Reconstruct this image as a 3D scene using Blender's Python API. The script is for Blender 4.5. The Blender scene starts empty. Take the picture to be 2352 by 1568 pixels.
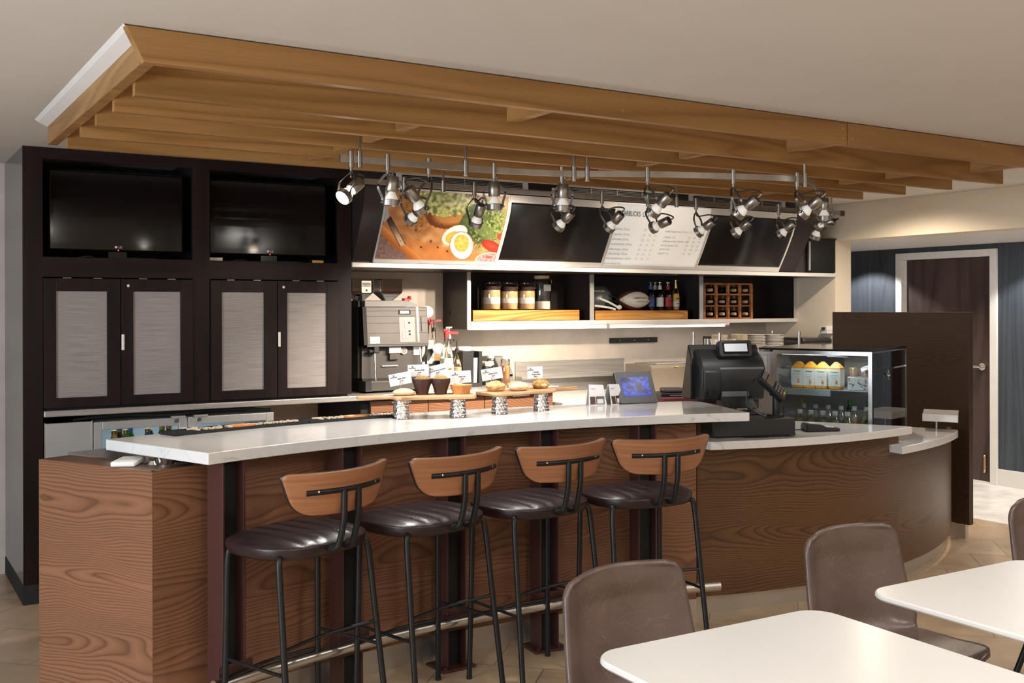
import bpy, math, random
from mathutils import Vector, Matrix
PI = math.pi
R = math.radians
random.seed(7)
SC = bpy.context.scene
COL = SC.collection
def lerp(a, b, t): return a + (b - a) * t
def srgb(r, g, b):
    f = lambda c: (c / 12.92 if c <= .04045 else ((c + .055) / 1.055) ** 2.4)
    return (f(r / 255), f(g / 255), f(b / 255), 1)

# ------------------------------------------------------------------ materials
M = {}
def base(name):
    m = bpy.data.materials.new(name); m.use_nodes = True
    nt = m.node_tree; b = nt.nodes['Principled BSDF']
    M[name] = m
    return m, nt, b
def mat(name, col, rough=.5, metal=0., var=0., vscale=8., bump=0., bscale=60., emit=None, estr=0., coat=0., trans=0., ior=1.45, stretch=(1, 1, 1), spec=.5, alpha=1.):
    m, nt, b = base(name)
    N, L = nt.nodes, nt.links
    c = col if len(col) == 4 else (*col, 1)
    b.inputs['Roughness'].default_value = rough
    b.inputs['Metallic'].default_value = metal
    b.inputs['Specular IOR Level'].default_value = spec
    b.inputs['Coat Weight'].default_value = coat
    b.inputs['Transmission Weight'].default_value = trans
    b.inputs['IOR'].default_value = ior
    b.inputs['Alpha'].default_value = alpha
    if emit:
        b.inputs['Emission Color'].default_value = emit if len(emit) == 4 else (*emit, 1)
        b.inputs['Emission Strength'].default_value = estr
    tc = N.new('ShaderNodeTexCoord'); mp = N.new('ShaderNodeMapping'); mp.inputs['Scale'].default_value = stretch
    L.new(tc.outputs['Object'], mp.inputs['Vector'])
    no = N.new('ShaderNodeTexNoise'); no.inputs['Scale'].default_value = vscale; no.inputs['Detail'].default_value = 5
    L.new(mp.outputs[0], no.inputs['Vector'])
    rp = N.new('ShaderNodeValToRGB')
    v = max(var, .02)
    rp.color_ramp.elements[0].position = .3; rp.color_ramp.elements[1].position = .7
    rp.color_ramp.elements[0].color = (*[x * (1 - v) for x in c[:3]], 1)
    rp.color_ramp.elements[1].color = (*[min(1, x * (1 + v)) for x in c[:3]], 1)
    L.new(no.outputs['Fac'], rp.inputs['Fac']); L.new(rp.outputs['Color'], b.inputs['Base Color'])
    if bump:
        n2 = N.new('ShaderNodeTexNoise'); n2.inputs['Scale'].default_value = bscale; n2.inputs['Detail'].default_value = 3
        L.new(mp.outputs[0], n2.inputs['Vector'])
        bp = N.new('ShaderNodeBump'); bp.inputs['Strength'].default_value = bump; bp.inputs['Distance'].default_value = .004
        L.new(n2.outputs['Fac'], bp.inputs['Height']); L.new(bp.outputs[0], b.inputs['Normal'])
    return m
def wood(name, cols, scale=1., bands=9., su=.55, sv=4., rough=.4, fine=.25, seed=0., spec=.4, dist=.6, drift=.12, lines=0.):
    """veneer: contour lines of a stretched noise give cathedral grain; grain runs along UV.x"""
    m, nt, b = base(name)
    N, L = nt.nodes, nt.links
    b.inputs['Roughness'].default_value = rough
    b.inputs['Specular IOR Level'].default_value = spec
    uv = N.new('ShaderNodeTexCoord'); mp = N.new('ShaderNodeMapping')
    mp.inputs['Scale'].default_value = (su * scale, sv * scale, 1); mp.inputs['Location'].default_value = (seed, seed * 1.7, seed)
    L.new(uv.outputs['UV'], mp.inputs['Vector'])
    oi = N.new('ShaderNodeObjectInfo'); ad = N.new('ShaderNodeVectorMath'); ad.operation = 'ADD'
    sc = N.new('ShaderNodeVectorMath'); sc.operation = 'SCALE'; sc.inputs['Scale'].default_value = 17.
    cx = N.new('ShaderNodeCombineXYZ')
    for k in range(3): L.new(oi.outputs['Random'], cx.inputs[k])
    L.new(cx.outputs[0], sc.inputs[0]); L.new(mp.outputs[0], ad.inputs[0]); L.new(sc.outputs[0], ad.inputs[1])
    n1 = N.new('ShaderNodeTexNoise'); n1.inputs['Scale'].default_value = 1.; n1.inputs['Detail'].default_value = 2.2
    n1.inputs['Distortion'].default_value = dist; n1.inputs['Roughness'].default_value = .42
    L.new(ad.outputs[0], n1.inputs['Vector'])
    mu = N.new('ShaderNodeMath'); mu.operation = 'MULTIPLY'; mu.inputs[1].default_value = bands
    fr = N.new('ShaderNodeMath'); fr.operation = 'FRACT'
    sx = N.new('ShaderNodeSeparateXYZ'); L.new(uv.outputs['UV'], sx.inputs[0])
    ln = N.new('ShaderNodeMath'); ln.operation = 'MULTIPLY_ADD'; ln.inputs[1].default_value = lines
    L.new(sx.outputs[1 if su <= sv else 0], ln.inputs[0]); L.new(mu.outputs[0], ln.inputs[2])
    L.new(n1.outputs['Fac'], mu.inputs[0]); L.new(ln.outputs[0], fr.inputs[0])
    rp = N.new('ShaderNodeValToRGB'); e = rp.color_ramp.elements
    e[0].position = 0; e[0].color = cols[1]; e[1].position = 1; e[1].color = cols[1]
    for p, c in ((.3, cols[2]), (.62, cols[1]), (.88, cols[0])):
        k = e.new(p); k.color = c
    L.new(fr.outputs[0], rp.inputs['Fac'])
    m2 = N.new('ShaderNodeMapping'); m2.inputs['Scale'].default_value = (6 * scale, 260 * scale, 1) if su <= sv else (260 * scale, 6 * scale, 1)
    L.new(uv.outputs['UV'], m2.inputs['Vector'])
    n2 = N.new('ShaderNodeTexNoise'); n2.inputs['Scale'].default_value = 1.; n2.inputs['Detail'].default_value = 2
    L.new(m2.outputs[0], n2.inputs['Vector'])
    r2 = N.new('ShaderNodeMapRange'); r2.inputs['From Min'].default_value = .3; r2.inputs['From Max'].default_value = .7
    r2.inputs['To Min'].default_value = 1 - fine; r2.inputs['To Max'].default_value = 1 + fine * .6
    L.new(n2.outputs['Fac'], r2.inputs['Value'])
    n3 = N.new('ShaderNodeTexNoise'); n3.inputs['Scale'].default_value = 2.3; n3.inputs['Detail'].default_value = 2
    L.new(ad.outputs[0], n3.inputs['Vector'])
    r3 = N.new('ShaderNodeMapRange'); r3.inputs['From Min'].default_value = .3; r3.inputs['From Max'].default_value = .7
    r3.inputs['To Min'].default_value = 1 - drift; r3.inputs['To Max'].default_value = 1 + drift
    L.new(n3.outputs['Fac'], r3.inputs['Value'])
    mm = N.new('ShaderNodeMath'); mm.operation = 'MULTIPLY'; L.new(r2.outputs[0], mm.inputs[0]); L.new(r3.outputs[0], mm.inputs[1])
    mx = N.new('ShaderNodeVectorMath'); mx.operation = 'SCALE'
    L.new(rp.outputs['Color'], mx.inputs[0]); L.new(mm.outputs[0], mx.inputs['Scale'])
    L.new(mx.outputs[0], b.inputs['Base Color'])
    return m
def veneer(name, cols, rough=.36, lines=92., P=.31, m=.055, warp=.10, seed=0., fine=.16, drift=.2, spec=.4):
    """crown-cut veneer: nested long cathedrals, as a cone of growth rings cut along its length (UV.x is the grain)"""
    mt, nt, b = base(name); N, L = nt.nodes, nt.links
    b.inputs['Roughness'].default_value = rough; b.inputs['Specular IOR Level'].default_value = spec
    def mth(op, x, y=None, z=None):
        n = N.new('ShaderNodeMath'); n.operation = op
        for k, q in enumerate((x, y, z)):
            if q is None: continue
            if isinstance(q, (int, float)): n.inputs[k].default_value = q
            else: L.new(q, n.inputs[k])
        return n.outputs[0]
    def noise(su, sv, det, off):
        mp = N.new('ShaderNodeMapping'); mp.inputs['Scale'].default_value = (su, sv, 1); mp.inputs['Location'].default_value = (off, off * .7, 0)
        L.new(vec.outputs[0], mp.inputs[0]); n = N.new('ShaderNodeTexNoise'); n.inputs['Scale'].default_value = 1; n.inputs['Detail'].default_value = det
        L.new(mp.outputs[0], n.inputs['Vector']); return mth('SUBTRACT', n.outputs['Fac'], .5)
    tc = N.new('ShaderNodeTexCoord'); oi = N.new('ShaderNodeObjectInfo')
    cx = N.new('ShaderNodeCombineXYZ'); L.new(mth('MULTIPLY', oi.outputs['Random'], 3.1), cx.inputs[0]); L.new(mth('MULTIPLY', oi.outputs['Random'], 7.7), cx.inputs[1])
    vec = N.new('ShaderNodeVectorMath'); vec.operation = 'ADD'; L.new(tc.outputs['UV'], vec.inputs[0]); L.new(cx.outputs[0], vec.inputs[1])
    sp = N.new('ShaderNodeSeparateXYZ'); L.new(vec.outputs[0], sp.inputs[0])
    n1 = noise(.9, 2.6, 2.5, seed); n2 = noise(.7, 1.6, 2, seed + 5); n3 = noise(7, 280, 2, seed + 9); n4 = noise(.6, 5, 2, seed + 3)
    v = mth('PINGPONG', mth('MULTIPLY_ADD', n1, warp * 2.6, mth('ADD', sp.outputs[1], seed)), P / 2)
    a_ = mth('ADD', mth('MULTIPLY_ADD', n2, .22, .03), mth('MULTIPLY', mth('PINGPONG', sp.outputs[0], 1.3), m))
    rad = mth('SQRT', mth('ADD', mth('MULTIPLY', v, v), mth('MULTIPLY', a_, a_)))
    ph = mth('FRACT', mth('MULTIPLY', rad, lines))
    rp = N.new('ShaderNodeValToRGB'); e = rp.color_ramp.elements
    e[0].position = 0; e[0].color = cols[0]; e[1].position = 1; e[1].color = cols[0]
    for p, c in ((.07, cols[1]), (.30, cols[2]), (.74, cols[1])): k = e.new(p); k.color = c
    L.new(ph, rp.inputs['Fac'])
    k1 = mth('MULTIPLY_ADD', n3, fine * 2.2, 1.); k2 = mth('MULTIPLY_ADD', n4, drift * 2.4, 1.)
    mx = N.new('ShaderNodeVectorMath'); mx.operation = 'SCALE'; L.new(rp.outputs[0], mx.inputs[0]); L.new(mth('MULTIPLY', k1, k2), mx.inputs['Scale'])
    L.new(mx.outputs[0], b.inputs['Base Color']); return mt
def leather(name, c, crack, rough=.35, scale=9.):
    m, nt, b = base(name); N, L = nt.nodes, nt.links
    b.inputs['Roughness'].default_value = rough
    tc = N.new('ShaderNodeTexCoord')
    n0 = N.new('ShaderNodeTexNoise'); n0.inputs['Scale'].default_value = 5; n0.inputs['Detail'].default_value = 6
    L.new(tc.outputs['Object'], n0.inputs['Vector'])
    mx0 = N.new('ShaderNodeMixRGB'); mx0.blend_type = 'ADD'; mx0.inputs['Fac'].default_value = .35
    L.new(tc.outputs['Object'], mx0.inputs[1]); L.new(n0.outputs['Color'], mx0.inputs[2])
    vo = N.new('ShaderNodeTexVoronoi'); vo.feature = 'DISTANCE_TO_EDGE'; vo.inputs['Scale'].default_value = scale
    L.new(mx0.outputs[0], vo.inputs['Vector'])
    rp = N.new('ShaderNodeValToRGB'); rp.color_ramp.elements[0].position = 0; rp.color_ramp.elements[0].color = (.55, .55, .55, 1)
    rp.color_ramp.elements[1].position = .022; rp.color_ramp.elements[1].color = (0, 0, 0, 1)
    L.new(vo.outputs['Distance'], rp.inputs['Fac'])
    n3 = N.new('ShaderNodeTexNoise'); n3.inputs['Scale'].default_value = 7; n3.inputs['Detail'].default_value = 3
    L.new(tc.outputs['Object'], n3.inputs['Vector'])
    r3 = N.new('ShaderNodeValToRGB'); r3.color_ramp.elements[0].position = .45; r3.color_ramp.elements[1].position = .68
    L.new(n3.outputs['Fac'], r3.inputs['Fac'])
    ml = N.new('ShaderNodeMath'); ml.operation = 'MULTIPLY'; L.new(rp.outputs[0], ml.inputs[0]); L.new(r3.outputs[0], ml.inputs[1])
    rc = N.new('ShaderNodeValToRGB'); rc.color_ramp.elements[0].position = .3; rc.color_ramp.elements[1].position = .75
    rc.color_ramp.elements[0].color = (*[x * .75 for x in c[:3]], 1); rc.color_ramp.elements[1].color = (*[x * 1.3 for x in c[:3]], 1)
    L.new(n0.outputs['Fac'], rc.inputs['Fac'])
    mx = N.new('ShaderNodeMixRGB'); L.new(ml.outputs[0], mx.inputs['Fac']); L.new(rc.outputs[0], mx.inputs[1]); mx.inputs[2].default_value = crack
    L.new(mx.outputs[0], b.inputs['Base Color'])
    bp = N.new('ShaderNodeBump'); bp.inputs['Strength'].default_value = .25; bp.inputs['Distance'].default_value = .002
    n4 = N.new('ShaderNodeTexNoise'); n4.inputs['Scale'].default_value = 90; L.new(tc.outputs['Object'], n4.inputs['Vector'])
    L.new(n4.outputs['Fac'], bp.inputs['Height']); L.new(bp.outputs[0], b.inputs['Normal'])
    return m
def tiles(name, c1, c2, grout, size=.45, rough=.35, ang=0.):
    m, nt, b = base(name); N, L = nt.nodes, nt.links
    b.inputs['Roughness'].default_value = rough
    tc = N.new('ShaderNodeTexCoord'); mp = N.new('ShaderNodeMapping'); mp.inputs['Rotation'].default_value = (0, 0, ang)
    L.new(tc.outputs['Object'], mp.inputs['Vector'])
    br = N.new('ShaderNodeTexBrick'); br.inputs['Scale'].default_value = 1; br.inputs['Brick Width'].default_value = size; br.inputs['Row Height'].default_value = size
    br.inputs['Mortar Size'].default_value = .003; br.inputs['Mortar'].default_value = grout
    br.inputs['Color1'].default_value = c1; br.inputs['Color2'].default_value = c2; br.offset = .5
    L.new(mp.outputs[0], br.inputs['Vector'])
    no = N.new('ShaderNodeTexNoise'); no.inputs['Scale'].default_value = 5; no.inputs['Detail'].default_value = 6
    L.new(tc.outputs['Object'], no.inputs['Vector'])
    r2 = N.new('ShaderNodeMapRange'); r2.inputs['From Min'].default_value = .3; r2.inputs['From Max'].default_value = .7
    r2.inputs['To Min'].default_value = .78; r2.inputs['To Max'].default_value = 1.15
    L.new(no.outputs['Fac'], r2.inputs['Value'])
    mx = N.new('ShaderNodeVectorMath'); mx.operation = 'SCALE'
    L.new(br.outputs['Color'], mx.inputs[0]); L.new(r2.outputs[0], mx.inputs['Scale']); L.new(mx.outputs[0], b.inputs['Base Color'])
    return m
def quartz(name):
    m, nt, b = base(name); N, L = nt.nodes, nt.links
    b.inputs['Roughness'].default_value = .12
    tc = N.new('ShaderNodeTexCoord')
    n0 = N.new('ShaderNodeTexNoise'); n0.inputs['Scale'].default_value = 9; n0.inputs['Detail'].default_value = 8; n0.inputs['Roughness'].default_value = .65; n0.inputs['Distortion'].default_value = 1.2
    L.new(tc.outputs['Object'], n0.inputs['Vector'])
    rp = N.new('ShaderNodeValToRGB'); e = rp.color_ramp.elements
    e[0].position = .3; e[0].color = (.66, .65, .635, 1); e[1].position = .5; e[1].color = (.73, .72, .70, 1)
    k = e.new(.62); k.color = (.70, .69, .67, 1); k = e.new(.66); k.color = (.52, .505, .49, 1); k = e.new(.69); k.color = (.72, .705, .685, 1)
    L.new(n0.outputs['Fac'], rp.inputs['Fac']); L.new(rp.outputs[0], b.inputs['Base Color'])
    return m
def linen(name, c1, c2):
    m, nt, b = base(name); N, L = nt.nodes, nt.links
    b.inputs['Roughness'].default_value = .3
    tc = N.new('ShaderNodeTexCoord'); mp = N.new('ShaderNodeMapping'); mp.inputs['Scale'].default_value = (5, 5, 260)
    L.new(tc.outputs['Object'], mp.inputs['Vector'])
    no = N.new('ShaderNodeTexNoise'); no.inputs['Scale'].default_value = 1; no.inputs['Detail'].default_value = 3
    L.new(mp.outputs[0], no.inputs['Vector'])
    rp = N.new('ShaderNodeValToRGB'); rp.color_ramp.elements[0].position = .32; rp.color_ramp.elements[1].position = .62
    rp.color_ramp.elements[0].color = c1; rp.color_ramp.elements[1].color = c2
    L.new(no.outputs['Fac'], rp.inputs['Fac']); L.new(rp.outputs[0], b.inputs['Base Color'])
    return m
def brushed(name, c, rough=.3, axis=2, var=.18, metal=1.):
    st = [4, 4, 4]; st[axis] = 4; 
    for k in range(3):
        if k != axis: st[k] = 120
    return mat(name, c, rough, metal, var=var, vscale=1., stretch=tuple(st))
def glassy(name, tint=(1, 1, 1), rough=.0, op=.12):
    """thin pane: mostly see-through with a fresnel sheen"""
    m = bpy.data.materials.new(name); m.use_nodes = True; M[name] = m
    nt = m.node_tree; N, L = nt.nodes, nt.links
    N.remove(N['Principled BSDF']); out = N['Material Output']
    t = N.new('ShaderNodeBsdfTransparent'); t.inputs[0].default_value = (*tint, 1)
    g = N.new('ShaderNodeBsdfGlossy'); g.inputs['Roughness'].default_value = rough; g.inputs[0].default_value = (1, 1, 1, 1)
    lw = N.new('ShaderNodeFresnel'); lw.inputs['IOR'].default_value = 1.5
    ad = N.new('ShaderNodeMath'); ad.operation = 'ADD'; ad.inputs[1].default_value = op * .3
    L.new(lw.outputs[0], ad.inputs[0])
    mx = N.new('ShaderNodeMixShader'); L.new(ad.outputs[0], mx.inputs[0]); L.new(t.outputs[0], mx.inputs[1]); L.new(g.outputs[0], mx.inputs[2])
    L.new(mx.outputs[0], out.inputs['Surface'])
    return m
def attrmat(name, rough=.4, emis=0., lit=True):
    m, nt, b = base(name); N, L = nt.nodes, nt.links
    a = N.new('ShaderNodeAttribute'); a.attribute_name = 'print'
    b.inputs['Roughness'].default_value = rough
    if lit: L.new(a.outputs['Color'], b.inputs['Base Color'])
    else:
        b.inputs['Base Color'].default_value = (.004, .004, .006, 1); b.inputs['Specular IOR Level'].default_value = .08
    if emis:
        L.new(a.outputs['Color'], b.inputs['Emission Color']); b.inputs['Emission Strength'].default_value = emis
    return m

# ------------------------------------------------------------------ objects
def origin(o):
    v = Vector((0, 0, 0))
    while o: v = v + o.location; o = o.parent
    return v
def thing(name, label, cat, loc=(0, 0, 0), rz=0., group=None):
    o = bpy.data.objects.new(name, None); COL.objects.link(o)
    o.empty_display_size = .05
    o.location = loc; o.rotation_euler = (0, 0, rz); o['label'] = label; o['category'] = cat
    if group: o['group'] = group
    return o
def tag(o, label, cat, group=None, kind=None):
    if label: o['label'] = label
    if cat: o['category'] = cat
    if group: o['group'] = group
    if kind: o['kind'] = kind
    return o
def dup(root, loc, rz=None, label=None, group=None):
    def cp(o, par):
        c = o.copy(); COL.objects.link(c); c.parent = par
        for ch in o.children: cp(ch, c)
        return c
    r = cp(root, None); r.location = loc
    if rz is not None: r.rotation_euler = (0, 0, rz)
    if label: r['label'] = label
    if group: r['group'] = group
    return r
class MB:
    def __init__(s): s.v = []; s.f = []; s.uv = []
    def add(s, vs, fs, uvs=None):
        n = len(s.v); s.v += [Vector(p) for p in vs]
        for i, f in enumerate(fs):
            s.f.append([n + k for k in f]); s.uv.append(uvs[i] if uvs else None)
        return s
    def box(s, a, b, mx=None):
        x0, y0, z0 = a; x1, y1, z1 = b
        vs = [Vector(p) for p in ((x0, y0, z0), (x1, y0, z0), (x1, y1, z0), (x0, y1, z0), (x0, y0, z1), (x1, y0, z1), (x1, y1, z1), (x0, y1, z1))]
        if mx: vs = [mx @ p for p in vs]
        return s.add(vs, [(0, 3, 2, 1), (4, 5, 6, 7), (0, 1, 5, 4), (1, 2, 6, 5), (2, 3, 7, 6), (3, 0, 4, 7)])
    def cbox(s, c, d, mx=None):
        return s.box([c[k] - d[k] / 2 for k in range(3)], [c[k] + d[k] / 2 for k in range(3)], mx)
    def prism(s, poly, z0, z1, mx=None):
        n = len(poly)
        vs = [Vector((p[0], p[1], z0)) for p in poly] + [Vector((p[0], p[1], z1)) for p in poly]
        if mx: vs = [mx @ p for p in vs]
        fs = [tuple(range(n - 1, -1, -1)), tuple(range(n, 2 * n))]; uvs = [None, None]
        l = 0
        for i in range(n):
            j = (i + 1) % n
            d = math.dist(poly[i][:2], poly[j][:2])
            fs.append((i, j, n + j, n + i)); uvs.append([(l, z0), (l + d, z0), (l + d, z1), (l, z1)]); l += d
        return s.add(vs, fs, uvs)
    def tube(s, pts, r, n=10, caps=True, flat=None):
        pts = [Vector(p) for p in pts]; m = len(pts)
        rs = r if isinstance(r, (list, tuple)) else [r] * m
        T = []
        for i in range(m):
            t = (pts[min(i + 1, m - 1)] - pts[max(i - 1, 0)])
            T.append(t.normalized() if t.length else Vector((0, 0, 1)))
        u = T[0].orthogonal().normalized(); 
        if flat: 
            u = Vector(flat) - T[0] * Vector(flat).dot(T[0]); u.normalize()
        vs = []
        for i in range(m):
            u = (u - T[i] * u.dot(T[i])).normalized(); w = T[i].cross(u)
            for k in range(n):
                a = 2 * PI * k / n
                vs.append(pts[i] + (u * math.cos(a) + w * math.sin(a)) * rs[i])
        fs = []; uvs = []; l = 0
        for i in range(m - 1):
            d = (pts[i + 1] - pts[i]).length
            for k in range(n):
                k2 = (k + 1) % n
                fs.append((i * n + k, i * n + k2, (i + 1) * n + k2, (i + 1) * n + k))
                uvs.append([(l, k / n * .1), (l, (k + 1) / n * .1), (l + d, (k + 1) / n * .1), (l + d, k / n * .1)])
            l += d
        if caps:
            fs += [tuple(range(n - 1, -1, -1)), tuple((m - 1) * n + k for k in range(n))]; uvs += [None, None]
        return s.add(vs, fs, uvs)
    def ribbon(s, pts, w, t, side):
        """flat strip: width w along 'side', thickness t"""
        pts = [Vector(p) for p in pts]; m = len(pts); vs = []
        for i in range(m):
            T = (pts[min(i + 1, m - 1)] - pts[max(i - 1, 0)]).normalized()
            sd = Vector(side) - T * Vector(side).dot(T); sd.normalize(); nn = T.cross(sd)
            for a, b in ((-1, -1), (1, -1), (1, 1), (-1, 1)): vs.append(pts[i] + sd * a * w / 2 + nn * b * t / 2)
        fs = [(3, 2, 1, 0), tuple((m - 1) * 4 + k for k in range(4))]
        for i in range(m - 1):
            for k in range(4):
                k2 = (k + 1) % 4; fs.append((i * 4 + k, i * 4 + k2, i * 4 + 4 + k2, i * 4 + 4 + k))
        return s.add(vs, fs)
    def lathe(s, prof, c=(0, 0, 0), n=24, mx=None, fn=None):
        m = len(prof); vs = []
        for i, (r, z) in enumerate(prof):
            for k in range(n):
                a = 2 * PI * k / n; rr = r * (fn(a, z, i) if fn else 1)
                p = Vector((rr * math.cos(a), rr * math.sin(a), z))
                vs.append((mx @ p if mx else p) + Vector(c))
        fs = []; uvs = []
        for i in range(m - 1):
            for k in range(n):
                k2 = (k + 1) % n
                fs.append((i * n + k, i * n + k2, (i + 1) * n + k2, (i + 1) * n + k))
                uvs.append([(k / n, i / m), ((k + 1) / n, i / m), ((k + 1) / n, (i + 1) / m), (k / n, (i + 1) / m)])
        if prof[0][0] > 1e-6: fs.append(tuple(range(n - 1, -1, -1))); uvs.append(None)
        if prof[-1][0] > 1e-6: fs.append(tuple((m - 1) * n + k for k in range(n))); uvs.append(None)
        return s.add(vs, fs, uvs)
    def cyl(s, a, b, r, n=20, r2=None):
        return s.tube([a, b], [r, r if r2 is None else r2], n)
    def ball(s, c, r, nu=20, nv=12, sc=(1, 1, 1), fn=None):
        vs = []; fs = []
        for j in range(nv + 1):
            th = PI * j / nv
            for i in range(nu):
                ph = 2 * PI * i / nu
                p = Vector((math.sin(th) * math.cos(ph), math.sin(th) * math.sin(ph), -math.cos(th)))
                k = fn(p) if fn else 1
                vs.append(Vector((c[0] + p.x * r * sc[0] * k, c[1] + p.y * r * sc[1] * k, c[2] + p.z * r * sc[2] * k)))
        for j in range(nv):
            for i in range(nu):
                i2 = (i + 1) % nu; fs.append((j * nu + i, j * nu + i2, (j + 1) * nu + i2, (j + 1) * nu + i))
        return s.add(vs, fs)
    def grid(s, fn, nu, nv, uvfn=None, flip=False):
        vs = [fn(i / nu, j / nv) for j in range(nv + 1) for i in range(nu + 1)]
        fs = []; uvs = []
        for j in range(nv):
            for i in range(nu):
                a = j * (nu + 1) + i; q = (a, a + 1, a + nu + 2, a + nu + 1)
                uq = [(i / nu, j / nv), ((i + 1) / nu, j / nv), ((i + 1) / nu, (j + 1) / nv), (i / nu, (j + 1) / nv)]
                if uvfn: uq = [uvfn(*t) for t in uq]
                if flip: q = q[::-1]; uq = uq[::-1]
                fs.append(q); uvs.append(uq)
        return s.add(vs, fs, uvs)
    def arc(s, c, r0, r1, a0, a1, z0, z1, n=32):
        """ring sector; angles from +Y towards +X, radians"""
        P = lambda r, a: (c[0] + r * math.sin(a), c[1] + r * math.cos(a))
        inner = [P(r0, lerp(a0, a1, i / n)) for i in range(n + 1)]; outer = [P(r1, lerp(a0, a1, i / n)) for i in range(n + 1)]
        return s.prism(inner + outer[::-1], z0, z1)
    def build(s, name, m, parent=None, smooth=40, bevel=0., solid=0., subd=0, label=None, bseg=2, merge=False):
        me = bpy.data.meshes.new(name)
        o0 = origin(parent) if parent else Vector((0, 0, 0))
        if parent and parent.get('_local'): o0 = Vector((0, 0, 0))
        me.from_pydata([p - o0 for p in s.v], [], s.f)
        ul = me.uv_layers.new(name='UVMap').data
        for pi, pl in enumerate(me.polygons):
            u = s.uv[pi]
            if u is None:
                nx, ny, nz = [abs(t) for t in pl.normal]
                ax = (1, 2) if nx >= ny and nx >= nz else ((0, 2) if ny >= nz else (0, 1))
                u = [(s.v[k][ax[0]], s.v[k][ax[1]]) for k in pl.vertices]
            for li, q in zip(pl.loop_indices, u): ul[li].uv = q
        if merge:
            import bmesh
            bm = bmesh.new(); bm.from_mesh(me); bmesh.ops.remove_doubles(bm, verts=bm.verts, dist=1e-5)
            bmesh.ops.recalc_face_normals(bm, faces=bm.faces); bm.to_mesh(me); bm.free()
        me.materials.append(M[m] if isinstance(m, str) else m)
        if smooth:
            for pl in me.polygons: pl.use_smooth = True
            if smooth < 180: me.set_sharp_from_angle(angle=R(smooth))
        o = bpy.data.objects.new(name, me); COL.objects.link(o)
        if parent: o.parent = parent
        if solid:
            md = o.modifiers.new('solid', 'SOLIDIFY'); md.thickness = solid; md.offset = -1
        if bevel:
            md = o.modifiers.new('bevel', 'BEVEL'); md.width = bevel; md.segments = bseg; md.limit_method = 'ANGLE'; md.angle_limit = R(35)
        if subd:
            md = o.modifiers.new('sub', 'SUBSURF'); md.levels = subd; md.render_levels = subd
        if label: o['label'] = label
        return o
def struct(name, mb, m, parent=None, **k):
    o = mb.build(name, m, parent, **k); o['kind'] = 'structure'; return o
def solo(name, mb, m, label, cat, group=None, **k):
    return tag(mb.build(name, m, None, **k), label, cat, group)
def local(name, label, cat, group=None):
    o = thing(name, label, cat, group=group); return o
FONT = bpy.data.fonts[0] if bpy.data.fonts else None
def text(name, s, size, m, parent, pos, xd=(1, 0, 0), up=(0, 0, 1), align='CENTER', ext=.0006, squeeze=1., shear=0., warp=None, label=None, bold=0., space=1.):
    cu = bpy.data.curves.new(name, 'FONT'); cu.body = s; cu.size = size; cu.align_x = align; cu.align_y = 'CENTER'
    cu.extrude = ext; cu.resolution_u = 3; cu.shear = shear; cu.offset = bold; cu.space_character = space; cu.space_line = 1.05
    ob = bpy.data.objects.new(name + '_tmp', cu); COL.objects.link(ob)
    bpy.context.view_layer.update()
    me = bpy.data.meshes.new_from_object(ob.evaluated_get(bpy.context.evaluated_depsgraph_get()))
    bpy.data.objects.remove(ob); bpy.data.curves.remove(cu)
    me.name = name
    X = Vector(xd).normalized(); U = Vector(up).normalized(); Nn = X.cross(U)
    o0 = origin(parent) if parent else Vector((0, 0, 0))
    for v in me.vertices:
        if warp: p = warp(v.co.x * squeeze, v.co.y, v.co.z)
        else: p = Vector(pos) + X * v.co.x * squeeze + U * v.co.y + Nn * v.co.z
        v.co = p - o0
    me.materials.clear(); me.materials.append(M[m])
    o = bpy.data.objects.new(name, me); COL.objects.link(o)
    if parent: o.parent = parent
    if label: o['label'] = label
    return o
def smoothpath(pts, n=8):
    """Catmull-Rom through pts"""
    P = [Vector(p) for p in pts]; out = []
    for i in range(len(P) - 1):
        p0 = P[max(i - 1, 0)]; p1 = P[i]; p2 = P[i + 1]; p3 = P[min(i + 2, len(P) - 1)]
        for k in range(n):
            t = k / n
            out.append(.5 * ((2 * p1) + (p2 - p0) * t + (2 * p0 - 5 * p1 + 4 * p2 - p3) * t * t + (3 * p1 - p0 - 3 * p2 + p3) * t ** 3))
    out.append(P[-1]); return out
def rpoly(w, d, r, n=6, cx=0, cy=0):
    """rounded rectangle"""
    o = []
    for sx, sy, a0 in ((1, 1, 0), (-1, 1, 90), (-1, -1, 180), (1, -1, 270)):
        for k in range(n + 1):
            a = R(a0 + 90 * k / n); o.append((cx + sx * (w / 2 - r) + r * math.cos(a), cy + sy * (d / 2 - r) + r * math.sin(a)))
    return o
# ------------------------------------------------------------------ palette
mat('ceiling_paint', (.62, .60, .565), .9, var=.02, vscale=2)
mat('wall_cream', (.74, .65, .52), .85, var=.03, vscale=3)
mat('white_paint', (.78, .76, .74), .5)
mat('wall_grey', (.50, .50, .50), .8)
wood('blue_wall', [srgb(58, 64, 73), srgb(64, 71, 81), srgb(70, 77, 87)], 1., 8, 6, .3, rough=.6, fine=.12, seed=3)
mat('splash', (.60, .53, .47), .5, var=.10, vscale=5)
veneer('walnut', [srgb(98, 66, 48), srgb(124, 86, 63), srgb(136, 96, 71)], seed=0.)
veneer('walnut_dark', [srgb(69, 47, 30), srgb(92, 64, 41), srgb(103, 73, 47)], seed=2., P=.34)
veneer('walnut_screen', [srgb(52, 37, 29), srgb(64, 47, 36), srgb(68, 50, 39)], seed=4., rough=.5, drift=.1)
wood('maple', [srgb(138, 99, 54), srgb(154, 113, 65), srgb(164, 123, 74)], 1., 9, .25, 3.4, rough=.42, fine=.10, seed=9, drift=.08)
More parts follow.
